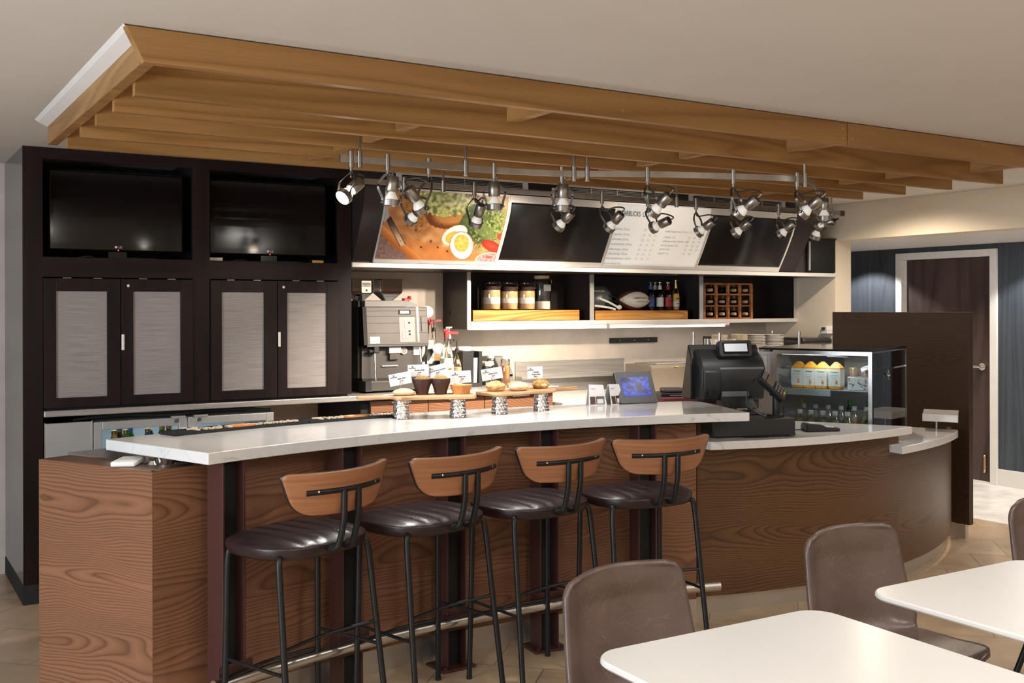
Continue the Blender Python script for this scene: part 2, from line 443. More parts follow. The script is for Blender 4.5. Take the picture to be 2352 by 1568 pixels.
wood('espresso_wood', [srgb(27, 18, 18), srgb(33, 22, 22), srgb(39, 27, 26)], 1., 5, .4, 4, rough=.45, fine=.25, seed=2, spec=.18)
wood('espresso_up', [srgb(27, 18, 18), srgb(33, 22, 22), srgb(38, 26, 25)], 1., 5, 4, .4, rough=.45, fine=.2, seed=2, spec=.18)
wood('butcher', [srgb(176, 108, 44), srgb(206, 140, 66), srgb(224, 164, 92)], 1., 6, .8, 8, rough=.35, fine=.12, seed=4)
wood('plywood', [srgb(146, 97, 66), srgb(151, 102, 70), srgb(156, 107, 74)], 1., 4, .5, 5, rough=.4, fine=.15, seed=6)
wood('board_wood', [srgb(150, 110, 78), srgb(184, 142, 104), srgb(200, 160, 120)], 1., 6, 1.5, 14, rough=.55, fine=.15, seed=8)
wood('rack_wood', [srgb(150, 84, 42), srgb(188, 116, 62), srgb(204, 132, 78)], 1., 6, 1.5, 14, rough=.45, fine=.12, seed=8)
wood('door_wood', [srgb(62, 48, 46), srgb(76, 60, 57), srgb(84, 68, 64)], 1., 4, 3, .4, rough=.5, fine=.2, seed=1)
linen('linen_glass', srgb(134, 127, 126), srgb(160, 153, 150))
quartz('quartz')
mat('table_white', (.66, .65, .63), .22, var=.02, vscale=2)
tiles('floor_tile', srgb(178, 152, 122), srgb(190, 164, 134), srgb(132, 110, 88), .45, .3, R(45))
tiles('floor_light', srgb(226, 222, 212), srgb(232, 228, 220), srgb(196, 190, 180), .6, .35)
brushed('steel', (.46, .44, .42), .38, 0, metal=.6)
brushed('steel_side', (.62, .60, .58), .3, 1)
mat('steel_plain', (.62, .60, .58), .26, 1., var=.08, vscale=6)
mat('steel_soft', (.5, .5, .49), .42, 1., var=.12, vscale=3)
mat('kick_metal', (.62, .58, .52), .36, .85, var=.06, vscale=4)
mat('alu', (.74, .72, .70), .35, .85)
mat('alu_white', (.82, .80, .77), .4, .3)
mat('machine_steel', (.055, .05, .048), .5, .3, var=.1, vscale=5)
mat('chrome', (.82, .82, .82), .1, 1.)
mat('nickel', (.34, .32, .29), .33, 1., var=.1, vscale=20)
mat('nickel_dark', (.13, .12, .11), .35, 1., var=.1, vscale=20)
mat('black_metal', (.012, .012, .013), .38, .3)
mat('black_plastic', (.012, .013, .015), .42, var=.1, bump=.15, bscale=400)
mat('black_matte', (.006, .006, .006), .7)
mat('black_gloss', (.004, .004, .004), .08)
mat('tv_screen', (.004, .004, .005), .10)
mat('pos_black', (.018, .020, .022), .45, bump=.1, bscale=500)
mat('grey_plastic', (.16, .16, .16), .45)
mat('rubber', (.014, .014, .014), .8, bump=.5, bscale=700)
mat('oxide', (.062, .021, .017), .45, var=.06, vscale=5)
mat('side_laminate', (.20, .20, .21), .22, .75, var=.03)
mat('dark_panel', (.034, .025, .023), .3, var=.12, vscale=3)
mat('menu_black', (.014, .011, .010), .28, var=.15, vscale=4)
mat('greenblack', (.010, .010, .006), .25)
leather('seat_leather', (.017, .009, .0095), (.035, .02, .02, 1), .34, 14)
leather('chair_leather', (.100, .066, .056), (.28, .21, .18, 1), .34, 19)
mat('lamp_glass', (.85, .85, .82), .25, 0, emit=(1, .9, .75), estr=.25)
mat('lamp_on', (1, 1, 1), .3, emit=(1, .93, .80), estr=28)
mat('strip_light', (1, 1, 1), .4, emit=(1, .88, .72), estr=7)
mat('strip_white', (.85, .83, .8), .4)
mat('menu_lit', (.80, .78, .74), .4, emit=(1, .97, .90), estr=.30)
mat('ink', (.03, .03, .03), .6)
mat('ink_grey', (.50, .50, .49), .6)
mat('ink_red', (.48, .33, .30), .6)
mat('white_plastic', (.78, .76, .73), .4)
mat('paper', (.56, .55, .56), .7)
mat('ceramic', (.80, .77, .72), .25)
mat('ceramic_cream', (.78, .66, .48), .3)
mat('red_plastic', (.42, .025, .03), .35)
mat('fridge_steel', (.50, .50, .50), .4, .55, var=.06, vscale=4)
mat('fridge_glow', (.5, .58, .62), .5, emit=(.62, .86, 1.), estr=.08)
mat('fridge_inside', (.55, .62, .66), .5)
mat('case_inside', (.20, .19, .18), .4, .4)
mat('screen_blue', (.01, .02, .12), .3, emit=(.03, .09, .75), estr=.55)
attrmat('tablet_print', .25, .75, False)
mat('lcd', (.5, .52, .55), .3, emit=(.75, .78, .85), estr=.32)
mat('led_red', (.5, 0, 0), .4, emit=(1, .03, .02), estr=6)
attrmat('poster_print', .35, .10)
attrmat('carton_print', .6, 0)
glassy('pane'); glassy('pane_tint', (.86, .93, .96), .0, .1); glassy('jar_glass', (.96, .97, .95), .02, .1)
glassy('green_glass', (.10, .36, .12), .02); glassy('amber_glass', (.22, .08, .02), .02); glassy('clear_plastic', (.92, .93, .92), .08, .2)
glassy('smoke_plastic', (.42, .28, .20), .06, .2)
mat('flour', (.82, .76, .68), .9); mat('oats', (.62, .42, .22), .9, var=.45, vscale=180, bump=.8, bscale=120)
mat('brown_sugar', (.56, .36, .20), .9, var=.15, vscale=60); mat('choc', (.05, .02, .012), .7, var=.5, vscale=120, bump=.6, bscale=90)
mat('black_bean', (.02, .017, .016), .6, var=.6, vscale=200, bump=.8, bscale=120); mat('rice', (.82, .78, .70), .8, var=.1, vscale=150, bump=.7, bscale=160)
mat('coffee_beans', (.05, .022, .012), .5, var=.5, vscale=130, bump=1., bscale=90)
mat('cork', (.62, .42, .24), .8, var=.12, vscale=80)
mat('wine_dark', (.012, .008, .01), .15)
mat('foil', (.45, .36, .2), .35, .8)
mat('helmet_grey', (.10, .105, .11), .3, .1); mat('ball_brown', (.17, .05, .03), .6, bump=.4, bscale=300); mat('ball_white', (.74, .70, .64), .5)
mat('bread', (.55, .33, .15), .75, var=.3, vscale=30, bump=.6, bscale=50); mat('bread_light', (.68, .52, .32), .8, var=.12, vscale=25, bump=.4, bscale=50)
mat('muffin_top', (.26, .15, .045), .8, var=.5, vscale=60, bump=.9, bscale=70); mat('muffin_paper', (.05, .020, .018), .6, var=.2, vscale=10)
mat('cake_paper', (.52, .24, .08), .65, var=.12, vscale=20); mat('crumb', (.40, .22, .07), .85, var=.5, vscale=90, bump=1, bscale=80)
mat('juice_orange', (.75, .30, .03), .35); mat('juice_pale', (.62, .48, .16), .3); mat('label_white', (.74, .72, .66), .5); mat('label_orange', (.72, .30, .12), .5)
mat('label_blue', (.05, .10, .30), .5); mat('label_yellow', (.70, .45, .06), .5); mat('label_red', (.42, .03, .04), .5); mat('label_green', (.06, .26, .05), .5)
mat('caramel', (.62, .30, .12), .35); mat('syrup_white', (.80, .74, .64), .35); mat('bin_beige', (.27, .225, .18), .45, .3)
mat('box_pink', (.40, .12, .14), .8, var=.35, vscale=180); mat('yellow_sticker', (.7, .5, .03), .5)
mat('logo_orange', (.75, .26, .07), .6); mat('logo_cream', (.78, .62, .45), .6)
mat('gold', (.6, .42, .1), .3, 1.)
mat('brass', (.55, .42, .2), .3, 1.)
mat('hammered', (.75, .75, .76), .12, 1.)
mat('sky_glass', (.5, .6, .7), .3, emit=(.75, .88, 1.), estr=2.)
# ------------------------------------------------------------------ the room
ZC = 2.456
XL, XR, XB = -3.2, 7.08, 8.6
YF, YB = -2.6, 6.925
struct('floor', MB().box((XL - .1, YF - .1, -.1), (7.10, YB + .1, 0)), 'floor_tile', smooth=0)
struct('floor', MB().box((7.10, YF - .1, -.1), (XB + .1, 9.2, 0)), 'floor_light', smooth=0)
struct('ceiling', MB().box((XL - .1, YF - .1, ZC), (7.24, YB + .1, ZC + .1)), 'ceiling_paint', smooth=0)
struct('wall_back', MB().box((XL, YB, 0), (XR + .2, YB + .12, ZC)), 'splash', smooth=0)
struct('wall_left', MB().box((XL - .1, YF, 0), (XL, YB, ZC)), 'wall_grey', smooth=0)
struct('wall_front', MB().box((XL, YF - .1, 0), (XB, YF, ZC)), 'wall_cream', smooth=0)
struct('wall_column', MB().box((XR, 6.12, 0), (XR + .2, YB, ZC)), 'wall_cream', smooth=0)
struct('trim_1', MB().box((XR, YF, 2.153), (XR + .2, 6.12, ZC)), 'wall_cream', smooth=0)
struct('ceiling', MB().box((XR + .2, YF, 2.153), (XB + .1, 9.2, 2.25)), 'white_paint', smooth=0)
struct('wall_right', MB().box((XB, YF, 0), (XB + .1, 5.66, 2.2)).box((XB, 6.62, 0), (XB + .1, 9.2, 2.2)).box((XB, 5.66, 2.055), (XB + .1, 6.62, 2.2)), 'blue_wall', smooth=0)
struct('wall_far', MB().box((XR + .2, 9.1, 0), (XB, 9.2, 2.2)), 'blue_wall', smooth=0)
struct('baseboard_right', MB().box((XB - .014, YF, 0), (XB, 5.61, .145)).box((XB - .014, 6.67, 0), (XB, 9.1, .145)), 'white_paint', smooth=0, bevel=.003)
struct('baseboard_left', MB().box((XL, YF, 0), (XL + .014, YB, .14)), 'white_paint', smooth=0)
# door in the blue wall
d = MB().box((XB + .03, 5.70, .012), (XB + .075, 6.58, 2.032))
door = struct('door_1', d, 'door_wood', smooth=0)
struct('door_frame', MB().box((XB - .02, 5.605, 0), (XB + .1, 5.675, 2.105)).box((XB - .02, 6.605, 0), (XB + .1, 6.675, 2.105)).box((XB - .02, 5.675, 2.04), (XB + .1, 6.605, 2.105))
       .box((XB + .02, 5.675, 0), (XB + .1, 5.70, 2.04)).box((XB + .02, 6.58, 0), (XB + .1, 6.605, 2.04)), 'white_paint', door, smooth=0, bevel=.004)
h = MB().cyl((XB + .035, 5.765, 1.045), (XB + .005, 5.765, 1.045), .033).cyl((XB + .01, 5.765, 1.045), (XB - .03, 5.765, 1.045), .011)
h.tube(smoothpath([(XB - .03, 5.758, 1.045), (XB - .034, 5.80, 1.046), (XB - .03, 5.86, 1.043), (XB - .026, 5.895, 1.042)]), [.012] * 20 + [.010] * 5, 10)
struct('door_handle', h, 'chrome', door)
struct('door_latch', MB().box((XB + .012, 5.735, .10), (XB + .03, 5.755, .24)).ball((XB + .012, 5.745, .24), .014, 10, 8).ball((XB + .012, 5.745, .1), .014, 10, 8), 'brass', door)
struct('door_threshold', MB().box((XB - .02, 5.675, 0), (XB + .1, 6.605, .012)), 'white_paint', door, smooth=0)
# a window on the left wall, out of the frame, lets cool daylight in
w = struct('window_1', MB().box((XL, .4, .5), (XL + .02, 3.4, 2.2)), 'sky_glass', smooth=0)
struct('window_frame', MB().box((XL, .34, .44), (XL + .05, 3.46, .5)).box((XL, .34, 2.2), (XL + .05, 3.46, 2.26)).box((XL, .34, .5), (XL + .05, .4, 2.2)).box((XL, 3.4, .5), (XL + .05, 3.46, 2.2)).box((XL, 1.87, .5), (XL + .05, 1.93, 2.2)), 'white_paint', w, smooth=0)

# ------------------------------------------------------------------ timber canopy under the ceiling
t = thing('beam_canopy', 'honey maple slatted canopy hanging under the ceiling above the bar', 'canopy', (.76, 3.35, ZC))
XE = 5.73
fr = MB()
x0, x1 = .695, 3.95
def beamface(mb, xa, xb, ya, yb, za, zb, slant=0):
    mb.add([(xa + slant, ya, za), (xb, ya, za), (xb, yb, za), (xa + slant, yb, za), (xa, ya, zb), (xb, ya, zb), (xb, yb, zb), (xa, yb, zb)],
           [(0, 3, 2, 1), (4, 5, 6, 7), (0, 1, 5, 4), (1, 2, 6, 5), (2, 3, 7, 6), (3, 0, 4, 7)])
beamface(fr, .695, 3.955, 3.345, 3.385, 2.345, ZC - .004, .055)
fr.build('front_beam', 'maple', t, smooth=0, bevel=.002)
MB().box((3.96, 3.345, 2.345), (XE - .03, 3.385, ZC - .004)).build('front_beam', 'maple', t, smooth=0, bevel=.002)
MB().box((.745, 3.385, 2.343), (.788, 5.25, 2.432)).build('side_beam', 'maple', t, smooth=0, bevel=.002)
e = MB()
e.add([(.690, 3.345, ZC), (.690, 5.25, ZC), (.705, 5.25, ZC - .012), (.705, 3.36, ZC - .012)], [(0, 3, 2, 1)])
e.add([(.705, 3.36, ZC - .012), (.705, 5.25, ZC - .012), (.748, 5.25, 2.425), (.748, 3.375, 2.425)], [(0, 3, 2, 1)])
e.add([(.690, 5.25, ZC), (.748, 5.25, ZC), (.748, 5.25, 2.425), (.705, 5.25, ZC - .012)], [(0, 1, 2, 3)])
e.build('edge_trim', 'white_paint', t, smooth=0)
JY = [3.657, 3.992, 4.326, 4.661, 4.993]
for i, y in enumerate(JY):
    MB().box((.79, y, 2.30), (5.666, y + .035, ZC)).build('joist', 'maple', t, smooth=0, bevel=.0015)
for x in (2.26, 3.88, 5.35):
    MB().box((x, 3.385, 2.345), (x + .045, 3.657, ZC)).build('spacer_block', 'maple', t, smooth=0, bevel=.0015)
for k, x in enumerate((1.9, 3.45, 5.0)):
    for y in JY[:-1]:
        MB().box((x, y + .035, 2.32), (x + .04, y + .30, ZC)).build('spacer_block', 'maple', t, smooth=0)
pl = MB()
for x, zz in ((2.62, 0), (3.925, 0), (3.99, 0), (5.6, 0)):
    for z in (2.378, 2.422): pl.cyl((x, 3.3445, z), (x, 3.348, z), .006, 10)
pl.build('screw_plugs', 'board_wood', t)

# ------------------------------------------------------------------ lights
def area(name, loc, rot, sx, sy, e, col, spread=180):
    l = bpy.data.lights.new(name, 'AREA'); l.shape = 'RECTANGLE'; l.size = sx; l.size_y = sy; l.energy = e; l.color = col; l.spread = R(spread)
    o = bpy.data.objects.new(name, l); COL.objects.link(o); o.location = loc; o.rotation_euler = rot; return o
def spot(name, loc, tgt, e, col, ang=40, blend=.5, rad=.025):
    l = bpy.data.lights.new(name, 'SPOT'); l.energy = e; l.color = col; l.spot_size = R(ang); l.spot_blend = blend; l.shadow_soft_size = rad
    o = bpy.data.objects.new(name, l); COL.objects.link(o); o.location = loc
    o.rotation_euler = (Vector(tgt) - Vector(loc)).to_track_quat('-Z', 'Y').to_euler(); return o
WARM = (1, .84, .66); NEUT = (1, .95, .89); COOL = (.78, .88, 1.)
area('daylight', (XL + .1, 1.9, 1.4), (0, R(-90), 0), 1.6, 2.8, 170, COOL)
for x, y, e in ((-.6, 1.0, 34), (1.4, .2, 30), (3.4, .2, 30), (5.4, 1.2, 28), (1.0, -1.4, 28), (4.0, -1.4, 26)):
    area('added_room_fill', (x, y, ZC - .01), (0, 0, 0), .28, .28, e, NEUT)  # unseen area fills added for the room's ambient light, no known fixtures
for x, y, e in ((8.22, 6.95, 9), (8.22, 5.05, 9), (7.9, 3.2, 12)):
    spot('hall_downlight', (x, y, 2.14), (x + .12, y, 0), e * 8, NEUT, 118, .3, .04)
for x, y in ((1.9, 1.75), (2.95, 1.75), (4.0, 1.9), (.2, 2.9), (5.6, 2.9)):
    spot('added_fill_spot', (x, y, ZC - .01), (x, y, 0), 32, NEUT, 100, .8, .05)  # unseen spots added to brighten the tables and bar top
spot('added_fill_spot', (6.40, 5.2, ZC - .01), (6.5, 5.2, 0), 120, WARM, 160, .6, .05)  # unseen warm spot added to brighten the cream header wall
area('added_hall_fill', (7.9, 4.4, 2.145), (0, 0, 0), .5, 1.2, 14, NEUT)  # unseen fill added so light bounced off the floor lifts the soffit
wd = bpy.data.worlds.new('world'); SC.world = wd; wd.use_nodes = True
wd.node_tree.nodes['Background'].inputs[0].default_value = (.9, .95, 1, 1); wd.node_tree.nodes['Background'].inputs[1].default_value = .02

# ------------------------------------------------------------------ camera (lens with a little vertical shift, 0.13 deg roll)
cam = bpy.data.cameras.new('camera'); co = bpy.data.objects.new('camera', cam); COL.objects.link(co); SC.camera = co
th = .5584; rl = -.0022
Rr = Vector((math.cos(th), -math.sin(th), 0)); Ff = Vector((math.sin(th), math.cos(th), 0)); Uu = Vector((0, 0, 1))
cx = (Rr + rl * Uu).normalized(); cy = (Uu - rl * Rr).normalized(); cz = -Ff
co.matrix_world = Matrix(((cx.x, cy.x, cz.x, 0), (cx.y, cy.y, cz.y, 0), (cx.z, cy.z, cz.z, 1.58), (0, 0, 0, 1)))
cam.sensor_width = 36; cam.lens = 36 * 2403.07 / 2352; cam.shift_y = -(784 - 708.3) / 2352
cam.clip_start = .05
SC.view_settings.view_transform = 'Standard'; SC.view_settings.look = 'None'; SC.view_settings.gamma = 1; SC.view_settings.use_curve_mapping = False
SC.view_settings.exposure = 0.
# ------------------------------------------------------------------ media cabinet
YC = 6.12
c = thing('media_cabinet', 'tall dark espresso cabinet with two TV niches above four panelled doors', 'cabinet', (.745, YC, 0))
xs = [(.745, .843), (1.642, 1.742), (2.541, 2.632)]
for i, (a, z) in enumerate(xs): MB().box((a, YC, .105 if i == 0 else 1.045), (z, YC + .02, ZC)).build('stile', 'espresso_up', c, smooth=0)
for a, z in ((.843, 1.642), (1.742, 2.541)):
    for za, zb in ((2.395, ZC), (1.757, 1.865)): MB().box((a, YC, za), (z, YC + .02, zb)).build('rail', 'espresso_wood', c, smooth=0)
MB().box((.745, YC + .02, .105), (.765, YB - .005, ZC)).build('side_panel', 'side_laminate', c, smooth=0, label='glossy grey side panel')
b = MB().box((2.612, YC + .02, 1.045), (2.632, YB - .005, ZC)).box((1.68, YC + .02, 1.045), (1.70, YB - .005, ZC))
b.box((.765, 6.75, 1.045), (2.612, 6.77, ZC)).box((.765, YC + .02, 1.83), (2.612, 6.75, 1.85)).box((.765, YC + .02, 1.036), (2.612, 6.75, 1.046))
b.build('carcass', 'black_matte', c, smooth=0)
MB().box((.742, YC - .003, 0), (.843, YC + .02, .105)).box((.742, YC + .02, 0), (.748, YB - .005, .105)).build('plinth', 'rubber', c, smooth=0, bevel=.003)
def cabdoor(x0, x1, gx0, gx1, handle, lock):
    d = MB()
    z0, z1 = 1.047, 1.750
    gz0, gz1 = 1.100, 1.680
    d.box((x0, YC - .016, z0), (gx0, YC + .004, z1)).box((gx1, YC - .016, z0), (x1, YC + .004, z1))
    d.box((gx0, YC - .016, z0), (gx1, YC + .004, gz0)).box((gx0, YC - .016, gz1), (gx1, YC + .004, z1))
    o = d.build('door', 'espresso_up', c, smooth=0, bevel=.0015)
    MB().box((gx0, YC - .004, gz0), (gx1, YC + .001, gz1)).build('textile_panel', 'linen_glass', o, smooth=0)
    if handle:
        hx = x0 + .008 if handle > 0 else x1 - .008
        MB().box((hx - .009, YC - .028, 1.352), (hx + .007, YC - .016, 1.442)).build('pull', 'alu', o, smooth=0, bevel=.002)
    if lock:
        MB().cyl((x0 + .036, YC - .021, 1.712), (x0 + .036, YC - .016, 1.712), .008, 14).build('lock', 'steel_plain', o)
    for xx in (x0 + (x1 - x0) * .3, x0 + (x1 - x0) * .7): MB().box((xx - .022, YC - .010, 1.7505), (xx + .022, YC - .002, 1.7535)).build('hinge', 'nickel', o, smooth=0)
cabdoor(.845, 1.240, .907, 1.170, 0, 0)
cabdoor(1.244, 1.640, 1.309, 1.571, 1, 1)
cabdoor(1.744, 2.142, 1.808, 2.063, 0, 0)
cabdoor(2.146, 2.539, 2.207, 2.462, 1, 1)

def tv(xc, label, tilt, rz):
    t = thing('television', label, 'television')
    w, h = .735, .455
    MB().box((-w / 2, .0, 0), (w / 2, .045, h)).build('casing', 'black_gloss', t, smooth=0, bevel=.012, bseg=3)
    MB().box((-w / 2 + .028, -.002, .042), (w / 2 - .028, .002, h - .028)).build('screen', 'tv_screen', t, smooth=0)
    MB().prism(rpoly(.34, .2, .05, 6, 0, .03), -.055, -.045).box((-.05, .02, -.05), (.05, .05, .02)).build('stand', 'black_gloss', t)
    text('logo', 'LG', .017, 'ceramic', t, (.012, -.0025, .026))
    MB().cyl((-.012, -.003, .027), (-.012, .0, .027), .007, 14).build('emblem', 'ceramic', t)
    MB().ball((.0, -.002, .009), .0032, 8, 6).build('standby_light', 'led_red', t)
    t.location = (xc, 6.24, 1.9065); t.rotation_euler = (0, 0, rz)
    return t
tv(1.255, 'flat television in the left niche of the dark cabinet', 0, R(-1))
tv(2.145, 'flat television in the right niche of the dark cabinet, under the lit lamp', 0, R(-2))
def mbox(x, y, z, w, d, h, name, m, label, cat, leds=True):
    t = thing(name, label, cat, (x, y, z))
    MB().box((x - w / 2, y - d / 2, z), (x + w / 2, y + d / 2, z + h)).build('case', m, t, smooth=0, bevel=.003)
    if leds:
        q = MB()
        for k in range(5): q.box((x - w * .4 + k * .03, y - d / 2 - .001, z + h * .4), (x - w * .4 + k * .03 + .008, y - d / 2, z + h * .7))
        q.build('buttons', 'alu', t, smooth=0)
    return t
mbox(1.32, 6.21, 1.852, .235, .16, .018, 'media_player', 'black_plastic', 'slim black media player below the left television', 'media player')
mbox(2.20, 6.21, 1.852, .235, .16, .018, 'media_player', 'black_plastic', 'slim black media player below the right television', 'media player')
mbox(2.43, 6.20, 1.852, .075, .06, .032, 'junction_box', 'gold', 'small tan junction box at the right end of the right niche', 'box', False)
mbox(1.795, 6.20, 1.852, .08, .05, .034, 'junction_box', 'ceramic_cream', 'small cream junction box at the left end of the right niche', 'box', False)
for x0, x1, lb in ((1.0, 1.33, 'thin black cable hanging under the left television'), (1.86, 2.24, 'thin black cable hanging under the right television')):
    pts = smoothpath([(x0, 6.2, 1.858), (x0 + .08, 6.16, 1.875), (x0 + .16, 6.17, 1.857), (x0 + .25, 6.19, 1.866), (x1, 6.185, 1.872)])
    solo('cable', MB().tube(pts, .0035, 6), 'black_plastic', lb, 'cable')

# ------------------------------------------------------------------ back counters
bc = thing('back_counter', 'stainless steel topped back counter with walnut drawers along the rear wall', 'counter', (.845, YC, 0))
MB().box((.8455, YC - .022, 1.000), (4.20, YB - .004, 1.033)).build('worktop', 'steel', bc, smooth=0, bevel=.004)
MB().box((2.72, YC + .06, .0), (4.20, YB - .01, 1.0)).build('carcass', 'black_matte', bc, smooth=0)
for x0, x1 in ((2.78, 3.19), (3.195, 3.62), (3.625, 4.185)):
    o = MB().box((x0, YC + .035, .84), (x1, YC + .058, .988)).build('drawer', 'walnut', bc, smooth=0, bevel=.0015)
    MB().box(((x0 + x1) / 2 - .07, YC + .012, .972), ((x0 + x1) / 2 + .07, YC + .035, .982)).build('pull', 'alu', o, smooth=0)
    o = MB().box((x0, YC + .035, .12), (x1, YC + .058, .835)).build('door', 'walnut', bc, smooth=0, bevel=.0015)
wc = thing('white_counter', 'white topped lower counter by the rear wall behind the tablet', 'counter', (4.22, 6.08, 0))
MB().box((4.21, 6.07, .875), (6.95, YB - .004, .914)).build('worktop', 'white_plastic', wc, smooth=0, bevel=.003)
MB().box((4.22, 6.12, 0), (6.95, YB - .01, .875)).build('carcass', 'dark_panel', wc, smooth=0)
sg = MB().box((4.35, YB - .012, 1.052), (5.42, YB - .001, 1.164)).box((4.35, YB - .10, 1.03), (5.42, YB - .012, 1.052)).box((4.35, YB - .104, 1.03), (5.42, YB - .10, 1.062))
solo('steel_ledge', sg, 'steel', 'stainless steel wall guard with ledge behind the pastries', 'wall guard', smooth=0)
solo('steel_splash', MB().box((4.23, YB - .008, .914), (5.42, YB - .001, 1.03)), 'steel_soft', 'dull steel splash plate under the stainless wall guard', 'splash plate', smooth=0)
q = MB().box((5.275, YB - .022, 1.292), (5.772, YB - .001, 1.334))
q.box((5.275, YB - .026, 1.292), (5.772, YB - .022, 1.298)).box((5.275, YB - .026, 1.328), (5.772, YB - .022, 1.334))
kn = solo('knife_strip', q, 'black_plastic', 'black magnetic knife strip on the wall under the shelf', 'knife strip', smooth=0)  # magnetic strip fixed flat on the wall, not a rail
q = MB()
for x in (5.37, 5.525, 5.67): q.cyl((x, YB - .0235, 1.312), (x, YB - .0215, 1.312), .0045, 10)
q.build('screw', 'alu', kn)

# ------------------------------------------------------------------ under-counter cold units
f = thing('bottle_cooler', 'steel two-door glass bottle cooler under the steel counter', 'fridge', (1.1, 6.14, 0))
y = 6.14
b = MB().box((1.10, y + .03, .1), (2.135, 6.70, .12)).box((1.10, y + .03, .94), (2.135, 6.70, .955)).box((1.10, y + .03, .1), (1.115, 6.70, .955)).box((2.12, y + .03, .1), (2.135, 6.70, .955))
b.build('body', 'fridge_steel', f, smooth=0)
MB().box((1.115, 6.66, .12), (2.12, 6.70, .94)).build('back_lining', 'fridge_glow', f, smooth=0)
MB().box((1.115, y + .06, .675), (2.12, 6.64, .681)).box((1.115, y + .06, .35), (2.12, 6.64, .356)).build('shelf', 'fridge_steel', f, smooth=0)
for x0, x1 in ((1.103, 1.612), (1.622, 2.133)):
    fw = .045
    o = MB().box((x0, y, .11), (x0 + fw, y + .03, .955)).box((x1 - fw, y, .11), (x1, y + .03, .955)).box((x0 + fw, y, .91), (x1 - fw, y + .03, .955)).box((x0 + fw, y, .11), (x1 - fw, y + .03, .16)).build('door', 'fridge_steel', f, smooth=0, bevel=.003)
    MB().box((x0 + fw, y + .008, .16), (x1 - fw, y + .012, .91)).build('glass', 'pane', o, smooth=0)
    s = x1 - .06 if x0 < 1.3 else x0 + .06
    MB().cyl((s, y - .008, .938), (s, y, .938), .012, 16).build('lock', 'steel_plain', o)
    MB().box((s - .03, y - .012, .955), (s + .05, y + .02, .966)).build('hinge', 'alu', o, smooth=0)
    hx = x1 - .026 if x0 < 1.3 else x0 + .026
    MB().box((hx - .02, y - .028, .70), (hx + .02, y, .90)).build('handle', 'alu', o, smooth=0, bevel=.006)
area('cooler_light', (1.62, 6.40, .925), (0, 0, 0), .8, .25, 1.3, (.72, .9, 1))
cu = MB().tube(smoothpath([(1.0, y + .02, .972), (1.25, y + .03, .985), (1.5, y + .015, .972), (1.8, y + .03, .988), (2.12, y + .02, .972)]), .008, 8)
solo('cable', cu, 'black_plastic', 'black cable lying along the top of the bottle cooler', 'cable')
def bottle(name, prof, n=18): return MB().lathe(prof, n=n)
BP = [(0, 0), (.030, 0), (.032, .01), (.032, .125), (.028, .15), (.015, .185), (.013, .225), (.014, .235), (0, .235)]
specs = [(1.28, .6815, 'steel_plain', 'silver'), (1.34, .6815, 'label_blue', 'blue'), (1.45, .6815, 'white_plastic', 'white'), (1.52, .6815, 'gold', 'gold'), (1.56, .6815, 'gold', 'pale gold')]
for i, (x, z, m, nm) in enumerate(specs):
    lab = {'silver': 'silver topped bottle at the left of the bottle cooler', 'blue': 'blue capped bottle standing in the bottle cooler', 'white': 'white capped bottle standing in the bottle cooler',
           'gold': 'gold topped bottle right of the white capped one in the cooler', 'pale gold': 'gold topped bottle nearest the cooler door post'}[nm]
    t = thing('cooler_bottle', lab, 'bottle', (x, 6.34, z), group='bottles in the bottle cooler')
    MB().lathe([(r, q + z) for r, q in BP[:7]], (x, 6.34, 0), 16).build('glass', 'green_glass' if i % 2 else 'amber_glass', t)
    MB().lathe([(.0165, z + .19), (.0165, z + .24), (0, z + .24)], (x, 6.34, 0), 16).build('cap', m, t)
    MB().lathe([(.0325, z + .03), (.0325, z + .11)], (x, 6.34, 0), 16).build('label', 'label_white', t)
for x, m, lab in ((1.235, 'juice_pale', 'yellow juice bottle low in the cooler behind the bar top corner'), (1.30, 'label_green', 'green bottle low in the cooler beside the yellow juice'), (1.42, 'label_blue', 'dark blue bottle low in the cooler right of the green bottle')):
    t = thing('cooler_bottle', lab, 'bottle', (x, 6.26, .6815), group='bottles in the bottle cooler')
    MB().lathe([(0, .682), (.035, .683), (.036, .79), (.02, .84), (.014, .87), (0, .87)], (x, 6.26, 0), 16).build('glass', m, t)
    MB().lathe([(.016, .87), (.016, .89), (0, .89)], (x, 6.26, 0), 14).build('cap', 'gold', t)
iu = thing('ice_machine', 'plain stainless front panel unit left of the bottle cooler', 'ice machine', (.97, 6.14, 0))
MB().box((.85, y + .01, .1), (1.096, 6.7, .945)).build('body', 'black_matte', iu, smooth=0)
MB().box((.856, y - .006, .11), (1.092, y + .01, .962)).build('front_panel', 'fridge_steel', iu, smooth=0, bevel=.004)
MB().box((.85, y - .008, .1), (.857, y + .01, .965)).box((1.091, y - .008, .1), (1.097, y + .01, .965)).build('edge_trim', 'alu', iu, smooth=0)
# ------------------------------------------------------------------ the bar
BC = (2.4, .11)
def PA(r, deg, z=0.): a = R(deg); return Vector((BC[0] + r * math.sin(a), BC[1] + r * math.cos(a), z))
LC = (4.58, 6.80)   # centre of the bowed service counter base, radius 2.91
def PL(r, deg, z=0.): a = R(deg); return Vector((LC[0] + r * math.sin(a), LC[1] - r * math.cos(a), z))
bar = thing('bar_counter', 'curved walnut bar with a thick white quartz top and steel kick plate', 'bar', PA(4.1, 0))
n = 40
def arcpoly(r0, r1, d0, d1, n=40):
    return [tuple(PA(r0, lerp(d0, d1, i / n))[:2]) for i in range(n + 1)] + [tuple(PA(r1, lerp(d1, d0, i / n))[:2]) for i in range(n + 1)]
MB().prism(arcpoly(3.88, 4.545, -20.2, 20.0), 1.022, 1.065).build('quartz_top', 'quartz', bar, smooth=30, bevel=.003)
